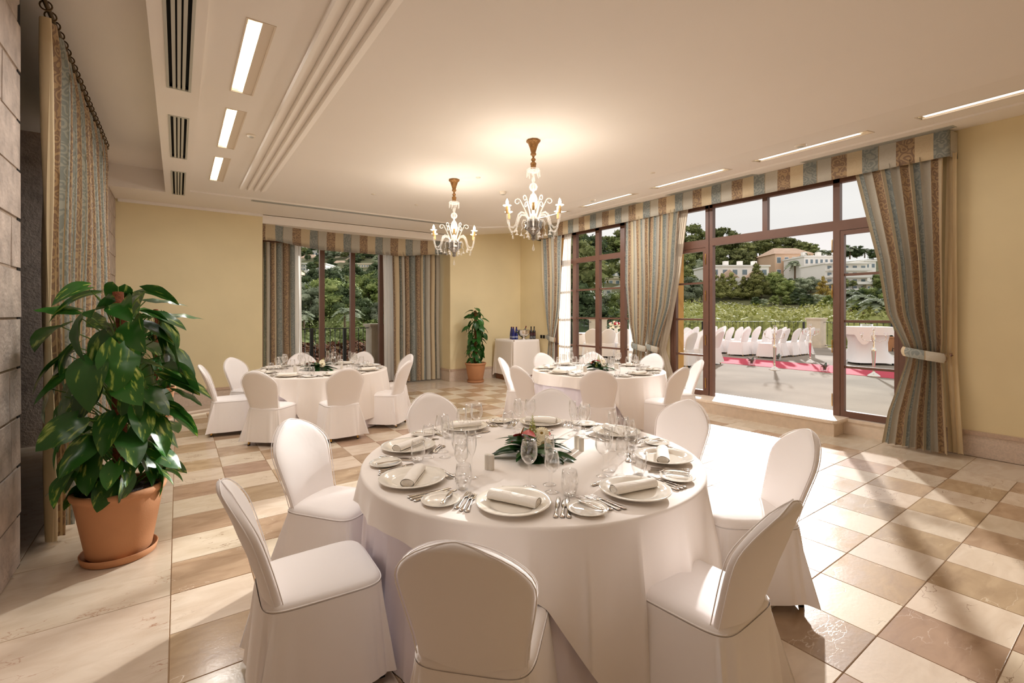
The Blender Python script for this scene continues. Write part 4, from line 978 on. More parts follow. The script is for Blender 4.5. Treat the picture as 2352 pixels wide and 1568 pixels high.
def potted(x, y, s, topz, nleaf, label, Lm, seed, spread=0.42, leafL=0.25, pole_r=0.032, petiole=1.0, layers=None):
    r_ = random.Random(seed); t = tag(empty('potted_plant', (x, y, 0)), label, 'plant')
    pot = MB().lathe([(0, .03), (.165 * s, .03), (.172 * s, .04), (.232 * s, .365 * s + .03), (.234 * s, .385 * s + .03), (.248 * s, .392 * s + .03), (.254 * s, .41 * s + .03), (.250 * s, .432 * s + .03), (.236 * s, .436 * s + .03), (.226 * s, .425 * s + .03), (.218 * s, .36 * s + .03)], 56, cap=False).build('pot', M['terracotta'], t)
    MB().lathe([(0, 0), (.185 * s, 0), (.196 * s, .008), (.206 * s, .048), (.203 * s, .052), (.198 * s, .050), (.188 * s, .016), (0, .014)], 56, cap=False).build('saucer', M['terracotta'], pot)
    MB().lathe([(0, .395 * s + .03), (.12 * s, .40 * s + .03), (.222 * s, .385 * s + .03)], 40, cap=False).build('soil', M['soil'], pot)
    zt = topz - 0.06
    MB().tube([(0.01 * sin(k), 0.01 * cos(k * 1.3), 0.36 * s + (zt - 0.36 * s) * k / 24) for k in range(25)], [pole_r * (1 + 0.05 * sin(k * 2.3)) for k in range(25)], 14).build('moss_pole', M['moss'], t)
    st_ = MB(); z0 = 0.44 * s
    for k in range(nleaf):
        f = k / nleaf; f2 = f ** 1.3; h = z0 + (topz - 0.10 - z0) * f2
        a = k * 2.399963 + r_.uniform(-.4, .4)
        sp = spread * interp(f2, [0, .25, .55, .85, 1], [.66, .95, 1.0, .9, .62]) * r_.uniform(.7, 1.12)
        sz = interp(f2, [0, .3, .7, 1], [.62, .95, 1.1, .9]) * r_.uniform(.8, 1.15)
        ll = leafL * sz; pr = max(0.05, sp - ll * 0.72)
        ax, ay = cos(a), sin(a); up = r_.uniform(.03, .12) * petiole
        p0 = Vector((ax * pole_r, ay * pole_r, h - 0.10)); p1 = Vector((ax * pr, ay * pr, h + up))
        st_.tube([p0, (p0 + p1) / 2 + Vector((0, 0, 0.03)), p1], [0.0045, 0.004, 0.003], 5)
        pitch = r_.uniform(-1.15, -0.15) if f2 < .82 else r_.uniform(-.5, .25)
        if f2 < .5 and r_.random() < .45: pitch -= .25
        o = link('leaf', Lm[r_.randrange(4)], t, p1)
        o.rotation_euler = (Matrix.Rotation(a - PI / 2 + r_.uniform(-.5, .5), 3, 'Z') @ Matrix.Rotation(pitch, 3, 'X') @ Matrix.Rotation(r_.uniform(-.8, .8), 3, 'Y')).to_euler()
        q = ll / leafL; o.scale = (q, q, q)
    st_.build('stems', M['stemg'], t)
    return t
LB = leafset(0.25, 0.178, M['leaf']); LS = leafset(0.20, 0.13, M['leaf_dark'])
pl = potted(-0.315, 4.05, 1.0, 1.80, 104, 'large variegated climbing plant in a terracotta pot beside the left curtain', LB, 2, 0.50, 0.26)
potted(-0.27, 9.10, 0.98, 1.72, 70, 'smaller climbing plant in a pot by the back wall, behind the large one', LS, 5, 0.34, 0.20)
potted(5.66, 9.42, 0.98, 1.72, 92, 'bushy climbing plant in a terracotta pot on the floor left of the serving table', LS, 9, 0.30, 0.19)

# ---------------------------------------------------------------- flower arrangements
def gerbera():
    m_ = MB()
    for ring, (n, L_, z) in enumerate(((20, .048, 0), (16, .036, .006))):
        for k in range(n):
            a = 2 * PI * k / n + ring * .15; c, s = cos(a), sin(a); w = .0062
            pts = [(0.006, 0, z), (L_ * .55, -w, z + .006), (L_ * .93, -w * .8, z + .003), (L_, 0, z), (L_ * .93, w * .8, z + .003), (L_ * .55, w, z + .006)]
            m_.add([(x * c - y * s, x * s + y * c, q) for x, y, q in pts], [tuple(range(6))])
    m_.lathe([(0, .012), (.006, .011), (.010, .006), (.011, .002)], 12, cap=False, mi=1)
    return m_.mesh('gerbera', [M['creamp'], M['yell']])
GER = gerbera()
def anthurium(mt):
    P = []; n = 9
    for i in range(n + 1):
        t_ = i / n; w = .045 * sin(PI * min(1, t_ ** .6)) ** .7 if 0 < i < n else (.012 if i == 0 else .001)
        P.append([(w * s_, -0.02 + .10 * t_, .010 + .25 * abs(w * s_) - .02 * t_ ** 2 + .010 * sin(t_ * 3)) for s_ in (-1, -.5, 0, .5, 1)])
    m_ = MB().grid(P); m_.tube([(0, 0, .012), (0, .02, .03), (0, .035, .045)], [.0035, .003, .0015], 8, mi=1)
    return m_.mesh('anthurium', [mt, M['yell']])
ANT, ANT2 = anthurium(M['red']), anthurium(M['coral'])
def snap():
    m_ = MB(); m_.tube([(0, 0, 0), (.003, 0, .08), (0, 0, .15)], [.004, .003, .001], 6); r_ = random.Random(4)
    for k in range(46):
        z = .03 + .12 * k / 46; rr_ = .016 * (1 - (k / 46) ** 1.5) + .003; a = k * 2.4
        s_ = .0075 * (1.15 - k / 50)
        m_.lathe([(0, -s_), (s_, 0), (0, s_)], 6, (rr_ * cos(a), rr_ * sin(a), z), cap=False)
    return m_.mesh('snapdragon', M['lime'])
SNA = snap()
FL = leafset(0.15, 0.06, M['leaf_arr'])
BOWL = lathe_mesh('bowl', [(0, .002), (.05, .002), (.085, .012), (.10, .034), (.098, .034), (.083, .016), (0, .008)], M['glass'], 32)
for ti, T_ in enumerate(TABLES):
    r_ = random.Random(40 + ti); cx, cy_ = T_['c'][0] - 0.02, T_['c'][1] - 0.04
    t = tag(empty('flower_arrangement', (cx, cy_, TZ + .0008)), 'low arrangement of red, cream and green flowers on %s' % T_['n'], 'flowers', 'table flower arrangements')
    link('bowl', BOWL, t)
    MB().lathe([(0, .03), (.08, .028), (.085, .045), (.05, .065), (0, .07)], 20, cap=False).build('foam', M['leaf_arr'], t)
    for k in range(26):
        a = k * 2.4 + r_.uniform(-.3, .3); f = k / 26; rr_ = .03 + .07 * (1 - f)
        o = link('leaf', FL[k % 4], t, (rr_ * cos(a), rr_ * sin(a), .03 + .05 * f)); o.rotation_euler = (Matrix.Rotation(a - PI / 2, 3, 'Z') @ Matrix.Rotation(r_.uniform(-.1, .25) + f * .5, 3, 'X') @ Matrix.Rotation(r_.uniform(-.5, .5), 3, 'Y')).to_euler()
        q = r_.uniform(.75, 1.2); o.scale = (q, q, q)
    # directions given in the viewer's frame: s to the right, f away from the viewer
    R_ = Vector((cos(TH), -sin(TH), 0)); F_ = Vector((sin(TH), cos(TH), 0))
    def bl(name, me, s_, f_, z, tilt, lean, sc_=1.0):
        o = link(name, me, t, R_ * s_ + F_ * f_ + Vector((0, 0, z))); o.rotation_euler = (Matrix.Rotation(-TH + lean, 3, 'Z') @ Matrix.Rotation(tilt, 3, 'X')).to_euler(); o.scale = (sc_,) * 3; return o
    if ti == 1:
        bl('anthurium', ANT2, -.09, -.03, .09, -.3, 1.2, 1.35); bl('gerbera', GER, .07, -.05, .09, 1.25, .3, 1.0); bl('gerbera', GER, .03, .03, .12, .8, -.2, .9)
        bl('snapdragon', SNA, .05, .03, .05, -.2, .2, .85); bl('snapdragon', SNA, -.02, -.03, .045, .3, .1, .6)
    else:
        bl('anthurium', ANT, -.07, .00, .10, .35, -2.2, 1.35); bl('anthurium', ANT, -.10, -.01, .075, .3, -1.6, 1.2); bl('anthurium', ANT2, .09, .05, .10, .3, 1.2, .8)
        bl('gerbera', GER, .06, -.06, .085, 1.3, .2, 1.0); bl('gerbera', GER, .055, .02, .125, .75, -.1, 1.0); bl('gerbera', GER, .09, -.02, .07, 1.1, .8, .9)
        bl('snapdragon', SNA, 0.0, .03, .07, 0.05, 0, 1.1); bl('snapdragon', SNA, -.05, -.06, .03, .25, .1, .75)
    bl('leaf', FL[0], -.12, -.03, .03, -.05, 1.6, 1.25); bl('leaf', FL[1], .12, -.06, .03, -.1, -1.9, 1.3); bl('leaf', FL[3], .02, -.10, .03, -.4, -3.0, 1.2)

# ---------------------------------------------------------------- chandeliers
def milk_glass():
    m, t, b = newmat('blown_glass'); out = t.nodes['Material Output']
    b.inputs['Base Color'].default_value = (0.93, 0.92, 0.90, 1); b.inputs['Roughness'].default_value = 0.08; b.inputs['Coat Weight'].default_value = 0.6
    tl = N(t, 'ShaderNodeBsdfTranslucent'); tl.inputs[0].default_value = (0.95, 0.94, 0.92, 1); m1 = N(t, 'ShaderNodeMixShader'); m1.inputs[0].default_value = 0.5
    L(t, b.outputs[0], m1.inputs[1]); L(t, tl.outputs[0], m1.inputs[2])
    tr = N(t, 'ShaderNodeBsdfTransparent'); lw = N(t, 'ShaderNodeLayerWeight', Blend=0.5)
    mr = N(t, 'ShaderNodeMapRange'); mr.inputs['To Min'].default_value = 0.10; mr.inputs['To Max'].default_value = 0.85; mx = N(t, 'ShaderNodeMixShader')
    L(t, lw.outputs['Facing'], mr.inputs['Value']); L(t, mr.outputs[0], mx.inputs[0]); L(t, tr.outputs[0], mx.inputs[1]); L(t, m1.outputs[0], mx.inputs[2]); L(t, mx.outputs[0], out.inputs[0])
    return m
M['chglass'] = milk_glass()
M['smoke'] = mat('smoky_glass_bowl', (150, 146, 142), 0.12, 0.75)
M['gilt'] = mat('carved_gilt', (150, 108, 60), 0.45, 0.45, var=0.3, scale=30, bump=0.8, bscale=70)
M['bulb'] = emis('lit_bulb', (255, 226, 170), 30.0)
M['candle'] = mat('candle_sleeve', (206, 166, 104), 0.5)
def chand(x, y, label, rot):
    t = tag(empty('chandelier', (x, y, ZL + STEP)), label, 'chandelier', 'glass chandeliers')
    z = lambda q: q - STEP
    MB().lathe([(.0, 0), (.072, 0.0), (.076, -.012), (.070, -.022), (.058, -.028), (.050, -.05), (.038, -.085), (.028, -.12), (.024, -.135), (.030, -.142), (.030, -.158), (.018, -.165), (.012, -.180), (.010, -.19), (.022, -.20), (.026, -.212), (.016, -.225), (.016, -.235), (.030, -.245), (.032, -.258), (.028, -.27), (.028, -.292), (.032, -.30), (0, -.30)], 24, cap=False, flute=8, fa=.04).build('gilt_canopy', M['gilt'], t)
    s_ = MB()
    s_.tube([(0, 0, -.30), (0, 0, -.98)], .006, 8)
    s_.lathe([(.03, -.302), (.062, -.31), (.072, -.325), (.066, -.34), (.05, -.335), (.02, -.32)], 24, cap=False, flute=12, fa=.05)
    s_.lathe([(.012, -.40), (.02, -.43), (.012, -.46), (.035, -.475), (.046, -.505), (.036, -.535), (.012, -.55), (.010, -.57), (.03, -.59), (.044, -.63), (.048, -.67), (.036, -.72), (.014, -.76), (.012, -.80), (.05, -.84), (.03, -.86)], 24, cap=False)
    for k in range(8):
        a = k * PI / 4; c, s = cos(a), sin(a)
        s_.tube([(c * .055, s * .055, -.325), (c * .070, s * .070, -.345), (c * .068, s * .068, -.385), (c * .074, s * .074, -.40)], [.008, .006, .007, .003], 6)
    s_.build('glass_stem', M['chglass'], t)
    MB().lathe([(0, -.86), (.085, -.862), (.098, -.872), (.100, -.90), (.085, -.925), (.096, -.945), (.086, -.965), (.05, -.99), (.028, -1.02), (.020, -1.05), (.026, -1.065), (.016, -1.08), (0, -1.085)], 32, cap=False, flute=12, fa=.035).build('bowl', M['smoke'], t)
    def drop(L_, w): return MB().tube([(0, 0, 0), (0, 0, -L_ * .35)], .0012, 5).lathe([(0, -L_ * .3), (w * .3, -L_ * .45), (w, -L_ * .82), (w * .8, -L_ * .95), (0, -L_)], 12, cap=False)
    DR = drop(.075, .010).mesh('drop', M['chglass']); DRL = drop(.11, .014).mesh('drop', M['chglass'])
    BEL = MB().tube([(0, 0, 0), (0, 0, -.02)], .0012, 5).lathe([(.003, -.018), (.006, -.03), (.009, -.045), (.022, -.056), (.020, -.057), (.006, -.048), (0, -.04)], 12, cap=False).mesh('bell_flower', M['chglass'])
    link('drop', DRL, t, (0, 0, -1.085))
    am = MB(); A = [(.06, -.845), (.10, -.80), (.145, -.79), (.18, -.82), (.20, -.875), (.215, -.93), (.245, -.965), (.285, -.96), (.31, -.915), (.318, -.85), (.318, -.82)]
    am.tube([(r_, 0, q) for r_, q in A], [.010, .010, .009, .009, .009, .009, .009, .009, .009, .009, .009], 8)
    ARM = am.mesh('arm', M['chglass'])
    CUP = MB().lathe([(.012, 0), (.013, .01), (.046, .028), (.044, .030), (.010, .016)], 18, cap=False, flute=9, fa=.06).mesh('drip_cup', M['chglass'])
    SLV = MB().lathe([(.016, -.07), (.017, -.03), (.013, -.025), (.014, .012), (.010, .018)], 14).mesh('candle_sleeve', M['candle'])
    BLB = MB().lathe([(.006, 0), (.013, .012), (.016, .028), (.012, .046), (.004, .064), (0, .07)], 14, cap=False).mesh('bulb', M['bulb'])
    CURL = MB(); pts = []
    for k in range(26):
        q = k / 25
        if q < .55: u = q / .55; pts.append((.05 + .085 * u, 0, -.86 + .20 * u ** .8))
        else:
            u = (q - .55) / .45; an = PI * .9 - u * 2 * PI * .95; rad = .036 * (1 - .55 * u); pts.append((.172 + rad * cos(an), 0, -.662 + rad * sin(an)))
    CURL = CURL.tube(pts, [.007 - .003 * k / 25 for k in range(26)], 7).mesh('curl', M['chglass'])
    LOOP = MB().tube([(.07, 0, -.87), (.105, 0, -.86), (.125, 0, -.90), (.115, 0, -.95), (.135, 0, -.975)], [.006, .006, .006, .005, .003], 6).mesh('petal_curl', M['chglass'])
    for k in range(6):
        a = rot + k * PI / 3; e = (0, 0, a); arm = link('arm', ARM, t, (0, 0, 0), e)
        cx, cy_ = .318 * cos(a), .318 * sin(a)
        link('drip_cup', CUP, t, (cx, cy_, -.765)); link('candle_sleeve', SLV, t, (cx, cy_, -.75)); link('bulb', BLB, t, (cx, cy_, -.735))
        link('drop', DR, t, (.262 * cos(a), .262 * sin(a), -.97)); link('bell_flower', BEL, t, (.21 * cos(a), .21 * sin(a), -.945)); link('bell_flower', BEL, t, (.13 * cos(a + .5), .13 * sin(a + .5), -.972)); link('drop', DR, t, (.10 * cos(a + .5), .10 * sin(a + .5), -.985))
        link('curl', CURL, t, (0, 0, 0), (0, 0, a + .5)); link('petal_curl', LOOP, t, (0, 0, 0), (0, 0, a + .5))
        ld = bpy.data.lights.new('bulb_light', 'POINT'); ld.energy = BULB_W; ld.color = WARM; ld.shadow_soft_size = 0.02
        lo = bpy.data.objects.new('bulb_light', ld); C.objects.link(lo); lo.parent = t; lo.location = (cx, cy_, -.64)
    return t
va = math.atan2(-4.007, -3.135)
chand(3.135, 4.007, 'front glass chandelier with lit bulbs and gilt canopy, the larger looking one', va)
chand(3.151, 5.826, 'rear glass chandelier with lit bulbs and gilt canopy, hanging left of the front one', math.atan2(-5.826, -3.151))

# ---------------------------------------------------------------- serving table in the far corner
SX0, SX1, SY0, SY1, SZ = 6.40, 7.18, 8.92, 9.74, 0.975
st = tag(empty('serving_table', (6.79, 9.33, 0)), 'square serving table with a brown base in the far right corner', 'table')
MB().box(-.37, .37, -.38, .38, 0.0, .14).box(-.35, .35, -.36, .36, .14, SZ - .03).build('base', M['wood'], st)
MB().box(-.385, .385, -.405, .405, SZ - .03, SZ - .006).build('top', M['wood'], st)
P = []; n = 160
def sq(a, hx, hy, e=0.16):
    c, s = cos(a), sin(a); return (hx * math.copysign(abs(c) ** e, c), hy * math.copysign(abs(s) ** e, s))
for q in (.001, .5, .96): P.append([(x * q, y * q, SZ) for x, y in (sq(2 * PI * k / n, .395, .415) for k in range(n))])
for i in range(0, 15):
    q = i / 14; row = []
    for k in range(n):
        a = 2 * PI * k / n; x, y = sq(a, .395, .415); l = math.hypot(x, y)
        cr_ = sum(math.exp(-((((a - c_ + PI) % (2 * PI)) - PI) / .22) ** 2) for c_ in (PI / 4, 3 * PI / 4, 5 * PI / 4, 7 * PI / 4))
        off = .006 + q * (.012 + .012 * sin(a * 12) + .055 * cr_)
        hemz = .13 - .05 * cr_
        row.append((x + x / l * off, y + y / l * off, SZ - .004 - q * (SZ - .004 - hemz)))
    P.append(row)
o = MB().grid(P[::-1], close_u=True).build('serving_cloth', M['cloth'], None, (6.79, 9.33, 0)); tag(o, 'long cream cloth over the square serving table in the corner', 'tablecloth')
M['blue'] = mat('blue_bottle_glass', (24, 34, 110), 0.08, coat=0.6); M['lab'] = mat('silver_label', (150, 156, 180), 0.4); M['wine'] = mat('dark_wine_glass', (22, 12, 14), 0.08, coat=0.5)
M['labd'] = mat('dark_label', (70, 34, 42), 0.5); M['labg'] = mat('grey_label', (104, 104, 108), 0.5); M['champ'] = mat('champagne_green_glass', (40, 52, 20), 0.1, coat=.5); M['silver'] = mat('polished_silver', (232, 226, 218), 0.16, 1.0)
M['ice'] = thin_glass('ice', (.9, .93, .95), .3, .9, 1.0, .1); M['foil'] = mat('bottle_foil', (96, 20, 26), .35, .4)
zt = SZ + .0008
def wbottle(name, bx, by, label, prof, gm, parts, group):
    t = tag(empty(name, (bx, by, zt)), label, 'bottle', group)
    MB().lathe(prof, 20).build('body', gm, t)
    for nm, r0, z0, z1, m_ in parts: MB().lathe([(r0, z0), (r0, z1)], 20, cap=False).build(nm, m_, t)
    return t
bp_ = [(.036, 0), (.040, .01), (.041, .10), (.034, .18), (.022, .25), (.016, .285), (.017, .30), (.0, .302)]
for bx, by, w_ in ((6.53, 9.12, 'left front'), (6.62, 9.12, 'right front'), (6.56, 9.24, 'rear'), ):
    wbottle('water_bottle', bx, by, 'blue glass water bottle, %s one of the cluster on the serving table' % w_, bp_, M['blue'], [('label', .0418, .045, .08, M['lab']), ('cap', .018, .285, .303, M['foil'])], 'blue bottles on the serving table')
wp = [(.034, 0), (.037, .008), (.037, .185), (.030, .205), (.015, .225), (.0135, .295), (.0155, .297), (.0155, .307), (0, .308)]
for bx, w_ in ((7.02, 'left'), (7.115, 'right')):
    wbottle('wine_bottle', bx, 9.06, 'dark wine bottle, %s one of the pair at the right of the serving table' % w_, wp, M['wine'], [('label', .0376, .085, .155, M['labd']), ('lower_label', .0376, .02, .07, M['labg']), ('foil', .0142, .24, .296, M['wine'])], 'dark wine bottles on the serving table')
t = tag(empty('punch_bowl', (6.80, 9.08, zt)), 'large footed silver wine cooler bowl on the serving table', 'bowl')
MB().lathe([(.085, 0), (.088, .008), (.045, .03), (.035, .05), (.06, .07), (.12, .10), (.155, .15), (.168, .215), (.176, .222), (.168, .224), (.150, .155), (.11, .105), (0, .08)], 40, cap=False).build('bowl', M['silver'], t)
for sg in (-1, 1): MB().tube([(sg * .165, 0, .20), (sg * .185, 0, .19), (sg * .185, 0, .15), (sg * .155, 0, .14)], .005, 8).build('handle', M['silver'], t)
icem = MB(); ri = random.Random(8)
for k in range(60):
    a = ri.uniform(0, 6.28); r0 = .14 * ri.random() ** .5; x, y, z_, s_ = r0 * cos(a), r0 * sin(a), .185 + ri.uniform(0, .035), .014
    icem.box(x - s_, x + s_, y - s_, y + s_, z_ - s_, z_ + s_)
o = icem.build('ice_cubes', M['ice'], None, (6.80, 9.08, zt)); tag(o, 'ice cubes heaped in the silver bowl', 'ice'); o['kind'] = 'stuff'
for k, (dx, ty, tz, w_) in enumerate(((-.07, -1.0, .15, 'leaning left'), (.02, .35, .20, 'standing in the middle'), (.09, .95, .16, 'leaning right'))):
    t = tag(empty('champagne_bottle', (6.80 + dx, 9.08, zt + tz - .05)), 'champagne bottle %s in the silver bowl' % w_, 'bottle', 'bottles cooling in the silver bowl')
    t.rotation_euler = (0, ty, 0)
    MB().lathe([(.0, -.06), (.036, -.06), (.038, .05), (.020, .09), (.014, .12), (.013, .18), (.0, .182)], 18, cap=False).build('body', M['champ'], t); MB().lathe([(.0145, .10), (.0145, .178), (0, .184)], 18, cap=False).build('foil', M['foil'] if k else M['champ'], t)
for x, w_ in ((0, 'left'), (0.10, 'right')):
    o = MB().box(-.006, .006, -.035, .035, -.04, .04).box(-.010, -.006, -.03, .03, -.035, .035).build('wall_socket', M['dark'], None, (7.279, 8.99 - x, 1.03)); tag(o, 'black wall socket, %s one beside the wine bottles' % w_, 'socket')
o = MB().box(-.005, .005, -.065, .065, -.045, .045).box(-.010, -.005, -.05, -.012, -.03, .03).box(-.010, -.005, .012, .05, -.03, .03).build('wall_switch', M['vent'], None, (7.28, 8.76, 1.03)); tag(o, 'silver double light switch on the yellow wall near the far striped curtain', 'switch')

# ---------------------------------------------------------------- terrace
ZT = 0.20
M['carpet'] = mat('red_carpet', (196, 66, 88), 0.95, var=0.05, scale=3, bump=0.2, bscale=200)
M['iron'] = mat('black_iron', (34, 34, 36), 0.5)
M['pillar'] = mat('sandstone_pillar', (216, 202, 180), 0.85, var=0.08, scale=4, bump=0.15)
M['greystone'] = mat('grey_stone', (158, 146, 130), 0.9, var=0.12, scale=4, bump=0.2)
struct(MB().prism([(7.72, -14), (21.7, -14), (21.7, 10.6), (9.6, 16.3), (6.5, 16.5), (6.5, 11.64), (7.72, 11.64)], -0.6, ZT).box(-3.0, 7.72, 11.1, 11.64, -0.6, ZT).build('terrace_floor', M['terrace']))
struct(MB().box(-3, 7.72, 10.0, 11.12, -0.9, -0.12).build('foundation', M['ochre']))
cp = MB().box(-0.86, 0.86, -9.5, 9.5, 0, 0.008).build('carpet_runner', M['carpet'], None, (13.38, 1.5, ZT)); tag(cp, 'long red carpet runner across the terrace', 'carpet')
def railing(name, p0, p1, zb, h, sp, label, knob=True, posts=None):
    p0, p1 = Vector(p0), Vector(p1); d = p1 - p0; Ln = d.length; t = tag(empty(name, (*p0, zb), math.atan2(d.y, d.x)), label, 'railing')
    MB().box(0, Ln, -.022, .022, h - .018, h).build('top_rail', M['iron'], t); MB().box(0, Ln, -.015, .015, .09, .11).build('bottom_rail', M['iron'], t)
    b = MB().lathe([(.008, .10), (.008, h * .45), (.016, h * .47), (.016, h * .49), (.008, h * .51), (.008, h * .93), (.016, h * .95), (.008, h * .98)], 6).mesh('baluster', M['iron'])
    n = int(Ln / sp)
    for k in range(n): link('baluster', b, t, (sp * (k + .5), 0, 0))
    pb = MB().box(-.035, .035, -.035, .035, 0, h).mesh('post', M['iron'])
    for q in (posts or []): link('post', pb, t, (q, 0, 0))
    return t
railing('terrace_railing', (21.5, -9.0), (21.5, 10.5), ZT, 1.05, 0.185, 'long black iron railing along the far edge of the terrace', posts=[3 * k for k in range(1, 7)])
railing('terrace_railing', (21.4, 10.6), (9.7, 16.1), ZT, 1.05, 0.185, 'black iron railing on the terrace behind the flowered table', posts=[3 * k for k in range(1, 5)])
railing('balcony_railing', (0.2, 11.58), (3.86, 11.58), ZT, 1.05, 0.112, 'black iron railing outside the bay window', posts=[2.33, 3.08])
def pillar(x, y, w, h, label, mt, panel=False):
    t = tag(empty('stone_pillar', (x, y, ZT)), label, 'pillar'); 
    MB().box(-w, w, -w, w, .12, h - .10).build('shaft', mt, t); MB().box(-w - .04, w + .04, -w - .04, w + .04, 0, .12).build('base', mt, t)
    MB().box(-w - .05, w + .05, -w - .05, w + .05, h - .06, h).box(-w - .02, w + .02, -w - .02, w + .02, h - .10, h - .06).build('cap', mt, t)
    if panel: MB().box(-w * .6, w * .6, -w - .012, -w, .25, h - .2).box(-w * .5, w * .5, -w - .02, -w - .012, .32, h - .27).build('panel', mt, t)
    return t
pillar(21.45, 8.5, .26, 1.22, 'pale stone pillar in the railing at the end of the terrace', M['pillar'])
pillar(14.3, 13.9, .26, 1.22, 'pale stone pillar in the railing seen behind the closed window', M['pillar'])
pillar(4.10, 11.62, .22, 1.14, 'grey stone pillar with a sunken panel outside the bay window', M['greystone'], True)

# outdoor chairs: two blocks beside the carpet, and those round the flowered table
k_ = 0
grid = [('nearest the carpet', 'second from the carpet', 'third from the carpet', 'fourth from the carpet', 'fifth from the carpet'), ('back', 'second', 'third', 'fourth')]
for j, y in enumerate((7.35, 8.3, 9.25, 10.2)):
    for i in range(5):
        if j == 3 and i > 3: continue
        chair(15.15 + 0.60 * i + 0.03 * sin(i * 3 + j), y + 0.04 * sin(i * 2.1 + j), 0.02, 'white covered terrace chair, %s row beyond the carpet, %s' % (('nearest', 'second', 'third', 'farthest')[j], grid[0][i]), 'ceremony chairs beyond the red carpet', z=ZT)
for j, y in enumerate((7.45, 8.4, 9.35)):
    for i in range(3):
        chair(12.05 - 0.60 * i, y + 0.03 * sin(i + j), 0.05, 'white covered terrace chair, %s row this side of the carpet, %s' % (('nearest', 'second', 'third')[j], grid[0][i]), 'ceremony chairs this side of the red carpet', z=ZT)
def long_table(x, y, rz, L_, Wd, label, clabel):
    t = tag(empty('terrace_table', (x, y, ZT), rz), label, 'table'); MB().box(-L_ / 2, L_ / 2, -Wd / 2, Wd / 2, .71, .735).build('tabletop', M['wood'], t)
    lg = MB().box(-.02, .02, -.02, .02, 0, .71).mesh('leg', M['steel'])
    for a in (-1, 1):
        for b in (-1, 1): link('leg', lg, t, (a * (L_ / 2 - .1), b * (Wd / 2 - .1), 0))
    P = []; n = 120
    for q in (.001, .96, 1.0): P.append([(x_ * q, y_ * q, .742 - (.004 if q == 1 else 0)) for x_, y_ in (sq(2 * PI * k / n, L_ / 2 + .015, Wd / 2 + .015) for k in range(n))])
    for i in range(1, 9):
        row = []
        for k in range(n):
            a = 2 * PI * k / n; x_, y_ = sq(a, L_ / 2 + .015, Wd / 2 + .015); l = math.hypot(x_, y_); o_ = i / 8 * (.04 + .02 * sin(a * 14))
            row.append((x_ + x_ / l * o_, y_ + y_ / l * o_, .738 - (.738 - .03) * i / 8))
        P.append(row)
    o = MB().grid(P[::-1], close_u=True).build('terrace_cloth', M['cloth'], None, (x, y, ZT)); o.rotation_euler = (0, 0, rz); tag(o, clabel, 'tablecloth')
p = at(1415, 800, 15.8); rz = -TH
long_table(p.x, p.y, rz, 2.6, .9, 'long banquet table with flowers seen through the closed window', 'white cloth on the flowered banquet table beyond the closed window')
for k, px in enumerate((1357, 1394, 1431, 1469)):
    q = at(px, 800, 15.0); chair(q.x, q.y, rz, 'white covered terrace chair seen from behind at the flowered table, %s from the left' % ('first', 'second', 'third', 'fourth')[k], 'chairs at the flowered terrace table', z=ZT)
q = at(1415, 800, 15.8)
t = tag(empty('terrace_bouquet', (q.x, q.y, ZT + .744)), 'tall bouquet of white and red flowers on the table beyond the closed window', 'flowers')
MB().lathe([(.05, 0), (.07, .02), (.06, .12), (.08, .16)], 16).build('vase', M['china'], t)
rb = random.Random(9)
for k in range(26):
    a = k * 2.4; r0 = .26 * ((k % 9) / 9) ** .5; col = M['creamp'] if k % 3 else M['red']
    MB().lathe([(0, -.045), (.045, -.02), (.05, .015), (.02, .04), (0, .03)], 9, cap=False).build('bloom', col, t, (r0 * cos(a), r0 * sin(a), .24 + .16 * rb.random() - r0 * .3))
for k in range(18):
    a = k * 2.4; o = link('leaf', FL[k % 4], t, (.1 * cos(a), .1 * sin(a), .2)); o.rotation_euler = (Matrix.Rotation(a - PI / 2, 3, 'Z') @ Matrix.Rotation(.3, 3, 'X')).to_euler(); o.scale = (1.6,) * 3
p = at(1575, 800, 14.5); long_table(p.x, p.y, -0.2, 1.6, .9, 'banquet table seen through the left side light of the door', 'white cloth on the banquet table seen through the left side light')
for k, (px, d_) in enumerate(((1596, 15.6), (1566, 15.6), (1592, 13.2))):
    q = at(px, 800, d_); chair(q.x, q.y, PI - 0.2 if k < 2 else -0.2, 'white covered terrace chair at the side light table, %s' % ('far right', 'far left', 'near side')[k], 'chairs at the side light table', z=ZT)

# candelabra
def candelabrum(x, y, label, rot):
    t = tag(empty('candelabrum', (x, y, ZT + (0.009 if 12.5 < x < 14.3 else 0))), label, 'candelabrum', 'tall silver candelabra')
    MB().lathe([(.125, 0), (.125, .006), (.10, .03), (.05, .065), (.025, .085), (.02, .11), (.03, .13), (.02, .15), (.022, .17), (.045, .55), (.05, .60), (.025, .62), (.03, .64), (.018, .66), (.028, .69), (.015, .72), (.03, .76), (.015, .79), (.035, .83), (.015, .87), (.022, .93), (.012, .96), (.025, .99), (.012, 1.0)], 20, cap=True).build('stem', M['silver'], t)
    cup = MB().lathe([(.008, -.05), (.018, -.02), (.010, 0), (.030, .006), (.012, .012)], 14, cap=False).mesh('socket', M['silver'])
    gl = MB().lathe([(.022, .012), (.034, .03), (.036, .07), (.034, .07), (.032, .03), (0, .016)], 16, cap=False).mesh('glass_cup', M['glass'])
    link('socket', cup, t, (0, 0, 1.03)); link('glass_cup', gl, t, (0, 0, 1.03))
    arm = MB().tube([(0.0, 0, .80), (.05, 0, .775), (.10, 0, .765), (.16, 0, .80), (.20, 0, .80), (.215, 0, .85)], .007, 7).mesh('arm', M['silver'])
    for k in range(4):
        a = rot + k * PI / 2; link('arm', arm, t, None, (0, 0, a)); link('socket', cup, t, (.215 * cos(a), .215 * sin(a), .90)); link('glass_cup', gl, t, (.215 * cos(a), .215 * sin(a), .90))
